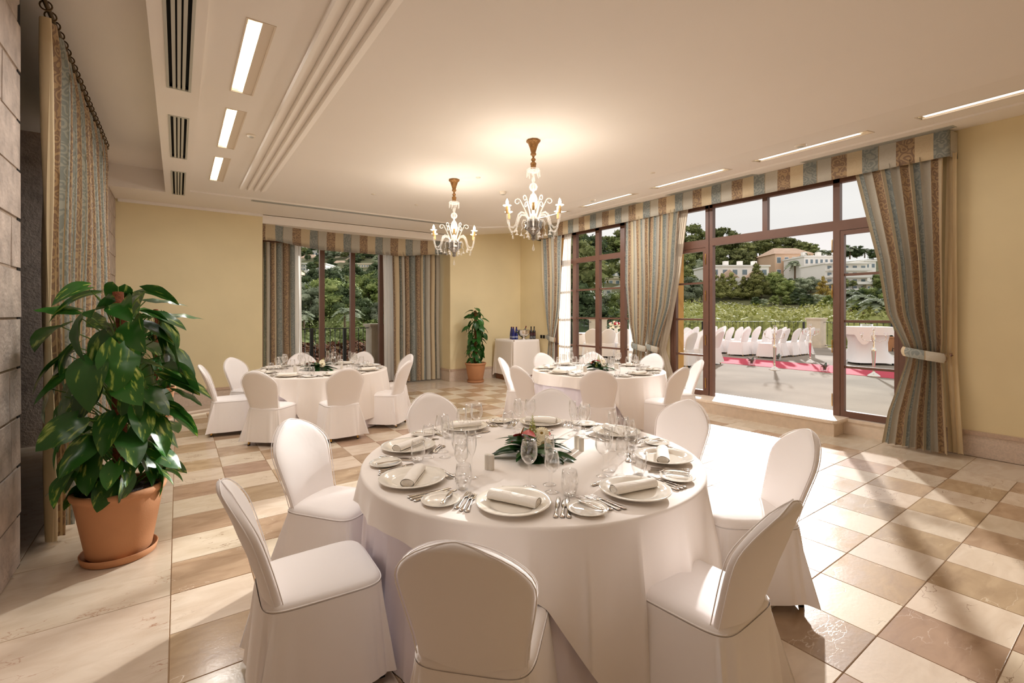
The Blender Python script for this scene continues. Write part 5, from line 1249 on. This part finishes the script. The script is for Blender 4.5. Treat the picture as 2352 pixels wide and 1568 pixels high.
candelabrum(12.071, 5.719, 'silver candelabrum on the near edge of the carpet, seen through the open door', .3)
candelabrum(14.726, 5.992, 'silver candelabrum on the far edge of the carpet near the stone pillar', .9)
candelabrum(12.60, 3.84, 'silver candelabrum seen through the right side light', .15)
for (x, y, lb) in ((12.70, 6.62, 'glass vase with a red lily on the carpet beside the near chairs'), (12.72, 4.86, 'glass vase with leaves standing on the near carpet edge left of the door post'), (14.45, 5.08, 'glass vase with red flowers seen through the right side light'), (14.50, 6.78, 'glass vase with leaves behind the near candelabrum')):
    t = tag(empty('flower_vase', (x, y, ZT + .009)), lb, 'vase', 'glass vases along the carpet')
    MB().lathe([(0, .002), (.075, .002), (.09, .02), (.10, .18), (.098, .18), (.085, .02), (0, .012)], 20, cap=False).build('vase', M['glass'], t); MB().lathe([(0, .012), (.08, .02), (.088, .07), (0, .07)], 16, cap=False).build('water', M['glass'], t)
    for k in range(6):
        a = k * 1.2; o = link('leaf', FL[k % 4], t, (0, 0, .05)); o.rotation_euler = (Matrix.Rotation(a, 3, 'Z') @ Matrix.Rotation(1.05, 3, 'X')).to_euler(); o.scale = (1.3,) * 3
    for k in range(2):
        o = link('bloom', ANT, t, (.03 * (1 - 2 * k), .02, .10)); o.rotation_euler = (.9, 0, 2.1 * k + .7)
# stand table with stretch cover
x, y = 15.75, 4.95
t = tag(empty('high_table', (x, y, ZT)), 'round table in a white stretch cover on castors, outside the right side light', 'table')
M['stretch'] = cloth('stretch_cover', (246, 244, 246), .05)
n = 64; P = []
for z_, r0, q in ((1.02, .001, 0), (1.02, .55, 0), (1.01, .56, 0), (.85, .50, .01), (.6, .44, .02), (.35, .44, .03), (.10, .58, .09), (.06, .62, .10)):
    P.append([((r0 + q * cos(4 * a)) * cos(a), (r0 + q * cos(4 * a)) * sin(a), z_) for a in [2 * PI * k / n for k in range(n)]])
MB().grid(P[::-1], close_u=True).build('stretch_cover', M['stretch'], t)
cst = MB().lathe([(.02, -.015), (.045, -.015), (.045, .015), (.02, .015)], 14).xf(Matrix.Rotation(PI / 2, 4, 'X')).mesh('castor', M['iron'])
for k in range(4): a = k * PI / 2; link('castor', cst, t, (.58 * cos(a), .58 * sin(a), .045))
def dr2(a): return 0.20 + 0.26 * max(0, cos(4 * (a - .2)) ) ** 1.5
o = fold_cloth(.565, dr2, 160, 1.03, .03, 9, .22, 3, rings=14).build('top_cloth', M['cloth'], None, (x, y, ZT)); tag(o, 'white square cloth hanging in points over the round terrace table', 'tablecloth')
o = MB().lathe([(.0, 0), (.14, 0), (.15, .07), (.145, .07), (.13, .01), (0, .01)], 20, cap=False).build('glass_dish', M['glass'], None, (x - .05, y, ZT + 1.032)); tag(o, 'clear glass dish on the round terrace table', 'dish')
def planter(px, py, d_, r0, h, label, oblong=1.0):
    q = at(px, py, d_); t = tag(empty('terracotta_planter', (q.x, q.y, ZT)), label, 'planter')
    MB().lathe([(r0 * .72, 0), (r0 * .95, h * .8), (r0 * .97, h * .86), (r0 * 1.05, h * .88), (r0 * 1.05, h), (r0 * .95, h), (r0 * .9, h * .8)], 24, cap=False).build('pot', M['terracotta'], t).scale = (oblong, 1, 1)
    MB().lathe([(0, h * .86), (r0 * .92, h * .82)], 16, cap=False).build('soil', M['soil'], t).scale = (oblong, 1, 1)
    r_ = random.Random(int(px)); 
    for k in range(34):
        a = k * 2.4; o = link('leaf', LS[k % 4], t, (r0 * oblong * .7 * r_.random() * cos(a), r0 * .7 * r_.random() * sin(a), h * .9)); o.rotation_euler = (Matrix.Rotation(a, 3, 'Z') @ Matrix.Rotation(r_.uniform(.2, 1.2), 3, 'X')).to_euler()
planter(1588, 780, 20, .33, .42, 'terracotta planter behind the side light table', 1.5)
planter(1716, 780, 19, .30, .42, 'terracotta planter by the railing between the ceremony chairs', 1.3)
planter(2040, 780, 17.5, .24, .55, 'terracotta pot beside the white stretch covered table')

# ---------------------------------------------------------------- hillside
M['earth'] = mat('hill_earth', (104, 104, 68), 1.0, var=0.35, scale=0.15, bump=0.3, bscale=3)
def hz(px, d):
    cap = interp(px, [900, 1200, 1300, 1500, 2100], [80, 60, 42, 26, 24]); 
    k = interp(px, [600, 1000, 1250, 1450, 1600, 2100], [1.0, 1.0, 1.15, 1.1, 1.0, .95])
    z = interp(d, [16, 22, 45, 70, 90, 120, 160, 220, 330, 460, 700], [-4, -6, -4.5, -1, 3.2, 9, 17, 27, 44, 62, 84]) * (k if d > 80 else 1)
    return min(z, cap) + (0.012 * d * sin(px * .011 + d * .05) if d > 60 else 0)
def dfind(px, y, dmin=74):
    best = (1e9, dmin); d = dmin
    while d < 600:
        yy_ = HZ - (hz(px, d) - CH) / d * FPX
        if yy_ <= y: return d
        if yy_ < best[0]: best = (yy_, d)
        d *= 1.01
    return best[1]
P = []
dd = [23, 27, 32, 38, 46, 56, 68, 82, 98, 118, 142, 170, 205, 250, 300, 360, 430, 520, 640]
for d_ in dd:
    row = []
    for k in range(61):
        px = -700 + k * 75; q = at(px, 0, d_); row.append((q.x, q.y, hz(px, d_)))
    P.append(row)
hl = struct(MB().grid(P).build('hillside', M['earth']))
# foliage prototypes: clumps of small leaf cards around a trunk
GR = {'pine': [(86, 94, 56), (122, 128, 80), (164, 166, 112)], 'dark': [(54, 68, 46), (84, 98, 66), (118, 130, 92)], 'olive': [(112, 122, 98), (144, 152, 126), (172, 177, 150)], 'bright': [(92, 106, 58), (130, 142, 84), (168, 174, 114)], 'gold': [(156, 136, 66), (190, 166, 88), (214, 192, 116)], 'scrub': [(124, 128, 74), (158, 160, 100), (186, 184, 128)], 'conifer': [(100, 106, 60), (142, 144, 86), (180, 178, 116)]}
for k, v in GR.items(): M['f_' + k] = foliage('foliage_' + k, v, 0.9)
M['bark'] = mat('bark', (120, 100, 80), 0.95, var=0.2, scale=4)
def crown(clumps, n, size, rnd):
    m_ = np.random.RandomState(rnd); V = []; tot = sum(c[3] ** 2 for c in clumps)
    for (x, y, z, r0, fl) in clumps:
        k = max(8, int(n * r0 ** 2 / tot)); d_ = m_.normal(size=(k, 3)); d_ /= np.linalg.norm(d_, axis=1)[:, None]
        rad = r0 * (0.72 + 0.33 * m_.rand(k))[:, None]; c = d_ * rad * np.array([1, 1, fl]) + np.array([x, y, z])
        a = np.cross(d_, m_.normal(size=(k, 3))); a /= np.linalg.norm(a, axis=1)[:, None]; b = np.cross(d_, a) * .8 + d_ * m_.normal(size=(k, 1)) * .5
        s_ = size * (0.6 + 0.8 * m_.rand(k))[:, None]
        V.append(np.stack([c - a * s_, c + a * s_, c + b * s_ * 1.5], 1).reshape(-1, 3))
    return np.concatenate(V)
def tree_proto(kind, clumps, n, size, trunk, seed):
    V = crown(clumps, n, size, seed); me = bpy.data.meshes.new('crown'); nv = len(V)
    # solid cores so the crown is not see-through
    mb_ = MB()
    for (x, y, z, r0, fl) in clumps: mb_.lathe([(0, -r0 * .74 * fl), (r0 * .55, -r0 * .5 * fl), (r0 * .76, 0), (r0 * .55, r0 * .5 * fl), (0, r0 * .74 * fl)], 8, (x, y, z), cap=False)
    verts = [tuple(map(float, q)) for q in V] + mb_.v; faces = [(3 * i, 3 * i + 1, 3 * i + 2) for i in range(nv // 3)] + [tuple(i + nv for i in f) for f in mb_.f]
    me.from_pydata(verts, [], faces); me.materials.append(M['f_' + kind]); me.update()
    tm_ = MB()
    for (pts, r0) in trunk: tm_.tube(pts, [r0, r0 * .8, r0 * .5][:len(pts)], 6)
    return me, tm_.mesh('trunk', M['bark'])
def cl(n, spread, z0, z1, r0, r1, fl, seed, cone=False):
    r_ = random.Random(seed); out = []
    for k in range(n):
        f = k / max(1, n - 1); z = z0 + (z1 - z0) * f; sp = spread * ((1 - f) if cone else sin(PI * (.15 + .75 * f)) ** .7); a = k * 2.4 + r_.random()
        q = sp * r_.uniform(.55, 1); rr_ = (r0 + (r1 - r0) * f) * r_.uniform(.8, 1.15); out.append((q * cos(a), q * sin(a), z + r_.uniform(-.02, .02), rr_, fl))
    return out
TR = {}
TR['pine'] = [tree_proto('pine', cl(15, .26, .45, .90, .17, .11, .62, s), 1900, .026, [([(0, 0, 0), (.02, 0, .3), (0, .02, .75)], .022), ([(0, 0, .35), (.12, .03, .5), (.2, .05, .6)], .01)], s) for s in (1, 2)]
TR['dark'] = [tree_proto('dark', cl(14, .30, .22, .85, .22, .14, .8, s), 1900, .026, [([(0, 0, 0), (0, .01, .3), (0, 0, .6)], .025)], s) for s in (3, 4)]
TR['tall'] = [tree_proto('conifer', cl(24, .36, .18, .93, .17, .08, .6, s, True), 2100, .022, [([(0, 0, 0), (0, 0, .5), (0, 0, .9)], .018)], s) for s in (5, 6)]
TR['bright'] = [tree_proto('bright', cl(14, .32, .25, .85, .22, .15, .8, s), 1900, .026, [([(0, 0, 0), (0, 0, .3), (0, 0, .6)], .02)], s) for s in (7, 8)]
TR['olive'] = [tree_proto('olive', cl(12, .32, .25, .8, .22, .17, .8, s), 1600, .024, [([(0, 0, 0), (.02, 0, .2), (0, 0, .6)], .03)], s) for s in (9,)]
TR['gold'] = [tree_proto('gold', cl(20, .36, .10, .95, .17, .05, .7, 11, True), 2200, .022, [([(0, 0, 0), (0, 0, .4), (0, 0, .8)], .02)], 11)]
TR['cypress'] = [tree_proto('dark', [(0, 0, .1 + .1 * k, .085 * (1 - (k / 9.5) ** 2) + .02, 1.3) for k in range(9)], 1000, .02, [([(0, 0, 0), (0, 0, .3)], .02)], 12)]
def palm():
    m_ = MB(); r_ = random.Random(6)
    for k in range(34):
        a = k * 2.4; el = r_.uniform(-.2, 1.3); pts = []; L_ = .42
        for i in range(7): s_ = i / 6; pts.append(Vector((cos(a) * L_ * s_ * cos(el), sin(a) * L_ * s_ * cos(el), .62 + L_ * s_ * sin(el) - .30 * s_ ** 2)))
        for i in range(1, 7):
            p0, p1 = pts[i - 1], pts[i]; sd_ = Vector((-sin(a), cos(a), 0)) * (.10 * sin(PI * (i / 7)) + .02)
            for sg in (-1, 1): m_.add([p0, p1, (p0 + p1) / 2 + sd_ * sg + Vector((cos(a) * .04, sin(a) * .04, -.04))], [(0, 1, 2)]); m_.add([p0, p0 * .5 + p1 * .5, p0 * .7 + p1 * .3 + sd_ * sg * .9 + Vector((0, 0, -.02))], [(0, 1, 2)])
    return m_.mesh('fronds', M['f_olive']), MB().tube([(0, 0, 0), (.01, 0, .3), (0, 0, .64)], [.045, .035, .035], 8).mesh('trunk', M['bark'])
TR['palm'] = [palm()]
TDESC = {'pine': 'spreading pine', 'dark': 'dense dark green tree', 'tall': 'tall layered conifer', 'bright': 'light green bushy tree', 'olive': 'grey green olive like tree', 'gold': 'golden yellow conifer', 'cypress': 'narrow dark cypress', 'palm': 'palm tree'}
rtree = random.Random(77); TREES = {}
def tree(kind, px, ybase, ytop, d_, where, wide=1.0, z=None, label=None):
    if ybase <= 702: d_ = dfind(px, ybase); ybase = max(ybase, HZ - (hz(px, d_) - CH) / d_ * FPX)
    q = at(px, ybase, d_); h = (ybase - ytop) / FPX * d_; v = TR[kind][rtree.randrange(len(TR[kind]))]
    t = empty('palm_tree' if kind == 'palm' else 'tree', q, rtree.uniform(0, 6.28)); tag(t, label or '%s %s' % (TDESC[kind], where), 'tree', None if label else '%s trees %s' % (kind, where))
    TREES.setdefault(t['label'], []).append((px, t))
    c = link('crown', v[0], t); c.scale = (h * wide, h * wide, h); k = link('trunk', v[1], t); k.scale = (h * min(wide, 1), h * min(wide, 1), h)
    return t
wR = 'on the slope beyond the open door'; wT = 'on the hilltop skyline beyond the open door'; wW = 'beyond the closed window'; wB = 'seen through the bay window'
# skyline above the door
for px, yb, yt, d_, k in ((1642, 612, 556, 150, 'pine'), (1662, 608, 519, 150, 'pine'), (1590, 612, 512, 140, 'pine'), (1572, 620, 540, 140, 'pine'), (1610, 625, 556, 140, 'pine'), (1690, 605, 548, 155, 'pine'), (1712, 612, 556, 150, 'pine'), (1745, 600, 536, 160, 'pine'), (1768, 600, 540, 165, 'pine'),
                       (1795, 585, 541, 190, 'pine'), (1818, 585, 545, 190, 'pine'), (1845, 588, 553, 190, 'pine'), (1862, 590, 556, 190, 'pine'), (1888, 592, 564, 190, 'palm'), (1908, 592, 566, 185, 'palm'), (1935, 590, 560, 180, 'dark'), (1952, 592, 557, 180, 'palm'), (1968, 592, 562, 180, 'dark'), (1986, 592, 563, 178, 'palm'), (2006, 596, 570, 178, 'dark'), (2030, 600, 560, 175, 'pine'), (1925, 600, 578, 176, 'dark')):
    tree(k, px, yb, yt, d_, wT, 1.25 if k != 'palm' else 1.3)
for px, yb, yt, d_, k in ((1640, 640, 575, 125, 'pine'), (1668, 642, 570, 125, 'pine'), (1700, 640, 572, 125, 'pine'), (1722, 625, 580, 125, 'pine'), (1735, 622, 590, 128, 'dark'), (1757, 615, 585, 135, 'olive'), (1775, 612, 590, 135, 'dark'), (1735, 605, 560, 145, 'cypress'), (1580, 650, 580, 120, 'pine'), (1605, 650, 590, 120, 'olive'), (1590, 700, 630, 80, 'olive'), (1570, 690, 610, 85, 'pine'), (1610, 700, 640, 80, 'pine')):
    tree(k, px, yb, yt, d_, wR, 1.15)
for px, yb, yt, d_ in ((1636, 692, 612, 84), (1660, 690, 625, 84), (1680, 690, 622, 84), (1708, 690, 632, 84), (1738, 690, 600, 84), (1750, 688, 625, 86), (1722, 692, 640, 82)): tree('tall', px, yb, yt, d_, 'in front of the long white house', .95)
for px, yb, yt, d_, k, w_ in ((1775, 676, 620, 92, 'bright', 1.2), (1790, 680, 632, 90, 'bright', 1.3), (1808, 690, 640, 84, 'bright', 1.2), (1822, 672, 636, 92, 'dark', 1.2), (1846, 676, 634, 90, 'olive', 1.4), (1862, 672, 632, 92, 'olive', 1.2), (1835, 625, 585, 110, 'palm', 1.3), (1848, 640, 577, 108, 'dark', .8), (1826, 640, 583, 108, 'palm', 1.0), (1828, 700, 670, 70, 'dark', 1.5), (1850, 705, 672, 68, 'dark', 1.5), (1810, 702, 676, 70, 'bright', 1.5),
                            (1735, 704, 680, 70, 'dark', 1.2), (1755, 706, 684, 70, 'olive', 1.2), (1780, 702, 676, 72, 'bright', 1.2), (1880, 706, 672, 68, 'olive', 1.3), (1905, 712, 675, 64, 'bright', 1.3), (1940, 720, 664, 52, 'bright', 1.2), (1965, 722, 660, 52, 'dark', 1.2), (1990, 722, 655, 52, 'bright', 1.2), (2015, 724, 662, 52, 'dark', 1.3), (2040, 726, 668, 50, 'bright', 1.3), (1953, 722, 650, 50, 'palm', 1.2), (1982, 735, 655, 40, 'palm', 1.2), (2012, 740, 665, 36, 'palm', 1.3), (2060, 728, 640, 52, 'dark', 1.3), (2050, 660, 600, 120, 'dark', 1.2), (2022, 668, 626, 110, 'bright', 1.2)):
    tree(k, px, yb, yt, d_, wR, w_)
tree('gold', 1890, 702, 632, 72, '', 1.0, label='golden yellow conifer standing before the big white hotel')
# scrub belt
def scrub(name, x0, x1, d0, d1, n, s0, s1, seed, mt, label, hf=None):
    m_ = random.Random(seed); V = []; F = []; core = MB()
    cl_ = []
    for k in range(n):
        px = m_.uniform(x0, x1); d_ = m_.uniform(d0, d1); q = at(px, 0, d_); s_ = m_.uniform(s0, s1); z = hz(px, d_) + (hf(px, d_) if hf else 0)
        cl_.append((q.x, q.y, z, s_, .75))
    V = crown(cl_, n * 330, .15, seed); verts = [tuple(map(float, q)) for q in V]; nv = len(verts)
    for (x_, y_, z_, r0, f_) in cl_: core.lathe([(r0 * .7, -r0), (r0 * .7, 0), (r0 * .45, r0 * .36), (0, r0 * .5)], 7, (x_, y_, z_), cap=False)
    me = bpy.data.meshes.new(name); me.from_pydata(verts + core.v, [], [(3 * i, 3 * i + 1, 3 * i + 2) for i in range(nv // 3)] + [tuple(i + nv for i in f) for f in core.f]); me.materials.append(mt); me.update()
    o = link(name, me); tag(o, label, 'shrubs'); o['kind'] = 'stuff'; return o
scrub('scrub', 1480, 2150, 34, 72, 170, 1.5, 2.9, 5, M['f_scrub'], 'light green scrub covering the slope beyond the terrace railing', lambda px, d_: interp(d_, [34, 50, 72], [5.4, 4.6, 1.6]))
scrub('dark_scrub', 1250, 1520, 34, 75, 90, 1.6, 3.0, 6, M['f_dark'], 'dark green undergrowth beyond the closed window', lambda px, d_: interp(d_, [34, 50, 75], [5.0, 4.0, 1.0]))
M['f_vine'] = foliage('foliage_vine', [(70, 46, 36), (112, 74, 54), (96, 92, 58)], 2.0)
scrub('vine_hedge', 500, 1000, 24, 32, 80, 1.0, 1.8, 8, M['f_vine'], 'reddish brown vines below the bay window railing', lambda px, d_: 4.0)
scrub('green_belt', 500, 1150, 34, 62, 90, 2.2, 3.8, 9, M['f_bright'], 'green undergrowth in the valley below the bay window', lambda px, d_: 3.2)
# trees behind window 2
for px, yb, yt, d_, k in ((1318, 760, 545, 45, 'pine'), (1336, 720, 560, 60, 'pine'), (1330, 620, 530, 100, 'pine'), (1358, 640, 532, 100, 'dark'), (1385, 612, 540, 98, 'pine'), (1412, 612, 535, 100, 'bright'), (1435, 612, 522, 100, 'pine'), (1340, 750, 622, 50, 'bright'), (1322, 770, 640, 42, 'dark'), (1360, 752, 668, 50, 'bright'), (1388, 755, 672, 48, 'olive'), (1415, 752, 664, 50, 'olive'), (1440, 758, 658, 46, 'bright'), (1375, 770, 690, 38, 'dark'),
                       (1300, 700, 540, 60, 'dark'), (1405, 770, 700, 38, 'bright'), (1466, 700, 560, 70, 'pine'), (1480, 760, 640, 46, 'olive'), (1445, 612, 560, 120, 'pine'), (1385, 622, 592, 118, 'dark'), (1410, 618, 596, 118, 'cypress')):
    tree(k, px, yb, yt, d_, wW, 1.15)
# bay trees
rbt = random.Random(12)
for px, yb, yt, d_, k in ((690, 745, 640, 60, 'olive'), (715, 748, 652, 56, 'olive'), (702, 700, 628, 85, 'dark'), (728, 690, 612, 90, 'dark'), (752, 742, 630, 58, 'bright'), (760, 705, 610, 90, 'dark'), (785, 742, 640, 55, 'bright'), (780, 690, 625, 95, 'pine'), (800, 742, 648, 55, 'dark'), (808, 670, 600, 130, 'dark'), (830, 720, 624, 70, 'bright'), (845, 725, 628, 66, 'bright'), (868, 720, 615, 70, 'bright'), (890, 725, 610, 68, 'dark'), (872, 742, 690, 50, 'olive'), (835, 742, 680, 50, 'dark'), (905, 740, 640, 60, 'bright'),
                       (895, 650, 590, 150, 'dark'), (862, 650, 600, 150, 'dark'), (770, 650, 608, 150, 'olive'), (675, 700, 630, 85, 'dark'), (660, 740, 640, 60, 'dark'), (742, 660, 618, 150, 'dark'), (792, 752, 690, 40, 'palm'), (808, 756, 692, 38, 'palm'), (698, 756, 700, 40, 'palm'), (880, 752, 712, 38, 'palm'), (820, 640, 612, 160, 'cypress'), (893, 615, 585, 200, 'cypress'), (900, 615, 587, 200, 'cypress')):
    tree(k, px, yb, yt, d_, wB, 1.2)
for k in range(110):
    px = rbt.uniform(640, 930); d_ = rbt.uniform(175, 420); yb = HZ - (hz(px, d_) - CH) / d_ * FPX + 3; tree(rbt.choice(('dark', 'olive', 'pine', 'dark')), px, yb, yb - rbt.uniform(16, 27) * 200 / d_, d_, 'scattered among the far hillside houses', 1.5)
for k in range(80):
    px = rbt.uniform(1290, 2100); d_ = rbt.uniform(95, 190); yb = HZ - (hz(px, d_) - CH) / d_ * FPX + 3; tree(rbt.choice(('dark', 'pine', 'bright', 'olive')), px, yb, yb - rbt.uniform(18, 30) * 120 / d_, d_, 'scattered over the upper slope', 1.4)

# ---------------------------------------------------------------- houses
M['hwhite'] = mat('white_house_wall', (250, 246, 240), 0.9, var=0.03, scale=.3); M['hpeach'] = mat('peach_house_wall', (232, 198, 168), 0.9, var=0.04, scale=.3); M['hcream'] = mat('cream_house_wall', (228, 214, 188), 0.9)
M['hroof'] = mat('roof_tiles', (220, 190, 166), 0.9, var=0.1, scale=1); M['hglass'] = mat('house_window', (120, 136, 146), 0.2); M['hrail'] = thin_glass('balcony_glass', (.85, .9, .92), .2, .6, 1.5, .1)
def house(px0, px1, ytop, ybase, d_, floors, nwin, label, wallm='hwhite', roof=None, depth=8, yaw=None, balcony=False, chim=0, arches=False, step=None):
    d_ = dfind((px0 + px1) / 2, ybase); ybase = max(ybase, HZ - (hz((px0 + px1) / 2, d_) - CH) / d_ * FPX)
    d_ *= 1.05
    a, b = at(px0, ybase, d_), at(px1, ybase, d_); w = (b - a).length; h = (ybase - ytop) / FPX * d_; c = (a + b) / 2
    t = tag(empty('house', (c.x, c.y, c.z), -TH if yaw is None else yaw), label, 'house')
    MB().box(-w / 2, w / 2, 0, depth, -6, h).build('walls', M[wallm], t)
    if roof:
        m_ = MB(); e = .4; rh = roof
        m_.add([(-w / 2 - e, -e, h), (w / 2 + e, -e, h), (w / 2 + e, depth + e, h), (-w / 2 - e, depth + e, h), (-w / 2 + w * .2, depth * .45, h + rh), (w / 2 - w * .2, depth * .45, h + rh)], [(0, 1, 5, 4), (1, 2, 5), (2, 3, 4, 5), (3, 0, 4), (3, 2, 1, 0)]); m_.build('roof', M['hroof'], t)
    else: MB().box(-w / 2 - .25, w / 2 + .25, -.3, depth + .2, h, h + .35).build('roof', M[wallm], t)
    fh = h / floors; ww = w / nwin
    fr = MB().box(-ww * .28, ww * .28, -.06, .0, -fh * .26, fh * .26).mesh('window_frame', M['hwhite']); gl = MB().box(-ww * .24, ww * .24, -.09, -.05, -fh * .22, fh * .22).mesh('window', M['hglass'])
    for f in range(floors):
        for k in range(nwin):
            o = link('window', gl, t, (-w / 2 + ww * (k + .5), 0, fh * (f + .5))); link('frame', fr, o, (0, 0, 0))
        if balcony: MB().box(-w / 2, w / 2, -1.6, 0, fh * f - .12, fh * f + .1).box(-w / 2, w / 2, -1.62, -1.55, fh * f + .1, fh * f + fh * .32).build('balcony', M['hwhite'], t)
    if balcony: MB().box(-w / 2, w / 2, -1.6, 0, h - .1, h + .12).build('canopy', M['hwhite'], t)
    for k in range(chim): MB().box(-.5, .5, depth * .3, depth * .3 + 1, h, h + 1.6).build('chimney', M['hwhite'], t, (-w / 2 + w * (k + .5) / chim, 0, 0))
    if arches:
        for k in range(2):
            x0 = -w / 2 + w * (.12 + .45 * k); x1 = x0 + w * .34; m_ = MB().add([(x0, -1.2, h * .66), (x1, -1.2, h * .66), ((x0 + x1) / 2, -1.2, h * .9), (x0, 0, h * .66), (x1, 0, h * .66), ((x0 + x1) / 2, 0, h * .9)], [(0, 1, 2), (0, 2, 5, 3), (1, 4, 5, 2)]); m_.build('gable', M['hroof'], t)
            MB().box(x0 + .4, x1 - .4, -1.18, 0, 0, h * .66).build('bay', M['hwhite'], t)
    return t
house(1632, 1766, 612, 690, 92, 3, 6, 'long white house with gables behind the layered conifers', depth=10, chim=4, arches=True)
house(1780, 1868, 583, 640, 128, 2, 5, 'peach villa with a pale tiled roof on the upper slope', 'hpeach', 2.2, 10, chim=1)
house(1847, 1915, 590, 652, 116, 3, 6, 'left wing of the big white hotel with small windows', depth=9, chim=2)
house(1895, 1992, 606, 668, 108, 4, 5, 'right wing of the big white hotel with long balconies', depth=9, balcony=True)
house(1985, 2012, 600, 660, 109, 3, 2, 'end tower of the big white hotel beside the curtain', depth=9)
house(1712, 1724, 553, 580, 150, 2, 2, 'small white tower house on the skyline under the transom', depth=5)
house(1790, 1818, 622, 640, 100, 1, 4, 'low white pavilion below the peach villa', depth=4)
house(1772, 1796, 660, 686, 80, 1, 2, 'small white garden wall house low on the slope', 'hwhite', depth=3)
house(1990, 2050, 652, 672, 98, 1, 5, 'low terrace building below the hotel', 'hcream', depth=4)
house(1345, 1372, 622, 642, 118, 1, 3, 'low white house on the left beyond the closed window', depth=5)
house(1376, 1428, 622, 636, 116, 1, 4, 'upper terrace of the modern white house beyond the closed window', depth=6)
house(1380, 1426, 640, 656, 112, 1, 3, 'lower floor of the modern white house beyond the closed window', 'hcream', depth=6)
house(1375, 1405, 664, 690, 100, 2, 2, 'small white building under the modern house beyond the closed window', depth=5)
house(1350, 1375, 560, 572, 118, 1, 2, 'tiny white house among the upper pines beyond the closed window', depth=4)
for (a, b, yt, yb, d_, fl_, nw, lb, wm, rf) in (
    (686, 712, 577, 588, 330, 1, 4, 'pale villa at the upper left of the bay view', 'hcream', None), (716, 745, 577, 590, 320, 1, 4, 'pale villa left of the first post at the top of the bay view', 'hwhite', None),
    (690, 722, 592, 604, 280, 1, 4, 'tiled cream house in the left bay pane', 'hcream', 2.0), (684, 708, 606, 622, 240, 2, 4, 'white house with dark windows at the left edge of the bay view', 'hwhite', None), (710, 748, 607, 622, 240, 1, 6, 'modern white house left of the first post', 'hwhite', None),
    (702, 734, 624, 640, 210, 1, 5, 'lower white house under the modern one in the left bay pane', 'hwhite', None), (685, 724, 648, 660, 120, 1, 6, 'long white villa with a chimney among the dark trees', 'hwhite', None),
    (752, 780, 578, 592, 330, 1, 4, 'cream villa right of the first post at the top', 'hcream', None), (786, 812, 580, 594, 330, 1, 4, 'pale villa left of the second post at the top', 'hcream', None), (760, 790, 605, 618, 250, 1, 4, 'cream house with a low roof in the middle bay pane', 'hcream', 1.6),
    (795, 812, 596, 606, 290, 1, 2, 'small cream house by the second post', 'hcream', 1.5), (818, 858, 606, 624, 220, 2, 7, 'long two storey house right of the second post', 'hcream', None), (820, 850, 590, 600, 300, 1, 3, 'white house above the long two storey one', 'hwhite', None), (788, 812, 640, 650, 170, 1, 3, 'low white roof among trees left of the second post', 'hwhite', None), (862, 884, 588, 598, 320, 1, 3, 'pale house by the right sheer curtain', 'hwhite', None)):
    house(a, b, yt, yb, d_, fl_, nw, lb, wm, rf, depth=8, chim=1 if 'chimney' in lb else 0)

HS = [(699, 588), (730, 590), (706, 604), (696, 622), (729, 622), (718, 640), (704, 660), (766, 592), (799, 594), (775, 618), (803, 606), (838, 624), (835, 600), (800, 650), (873, 598)]
for k in range(60):
    px = rbt.uniform(668, 905); y = rbt.uniform(572, 650) if k % 4 else rbt.uniform(560, 600); w_ = rbt.uniform(14, 32); hh = rbt.uniform(8, 15)
    if any(abs(px - a) < 22 and abs(y - b) < 8 for a, b in HS): continue
    HS.append((px, y)); t = house(px - w_ / 2, px + w_ / 2, y - hh, y, 200, 1 if hh < 12 else 2, max(2, int(w_ / 5)), 'small pale house scattered on the far slope of the bay view', rbt.choice(('hwhite', 'hcream', 'hwhite', 'hpeach')), rbt.choice((None, None, 1.2)), depth=7)
    t['group'] = 'scattered pale houses on the far slope'

ORD = 'first second third fourth fifth sixth seventh eighth ninth tenth eleventh twelfth thirteenth fourteenth'.split()
for lb, ls in TREES.items():
    if 1 < len(ls) <= 14:
        for k, (px, t) in enumerate(sorted(ls, key=lambda q: q[0])): t['label'] = '%s, %s from the left' % (lb, ORD[k])
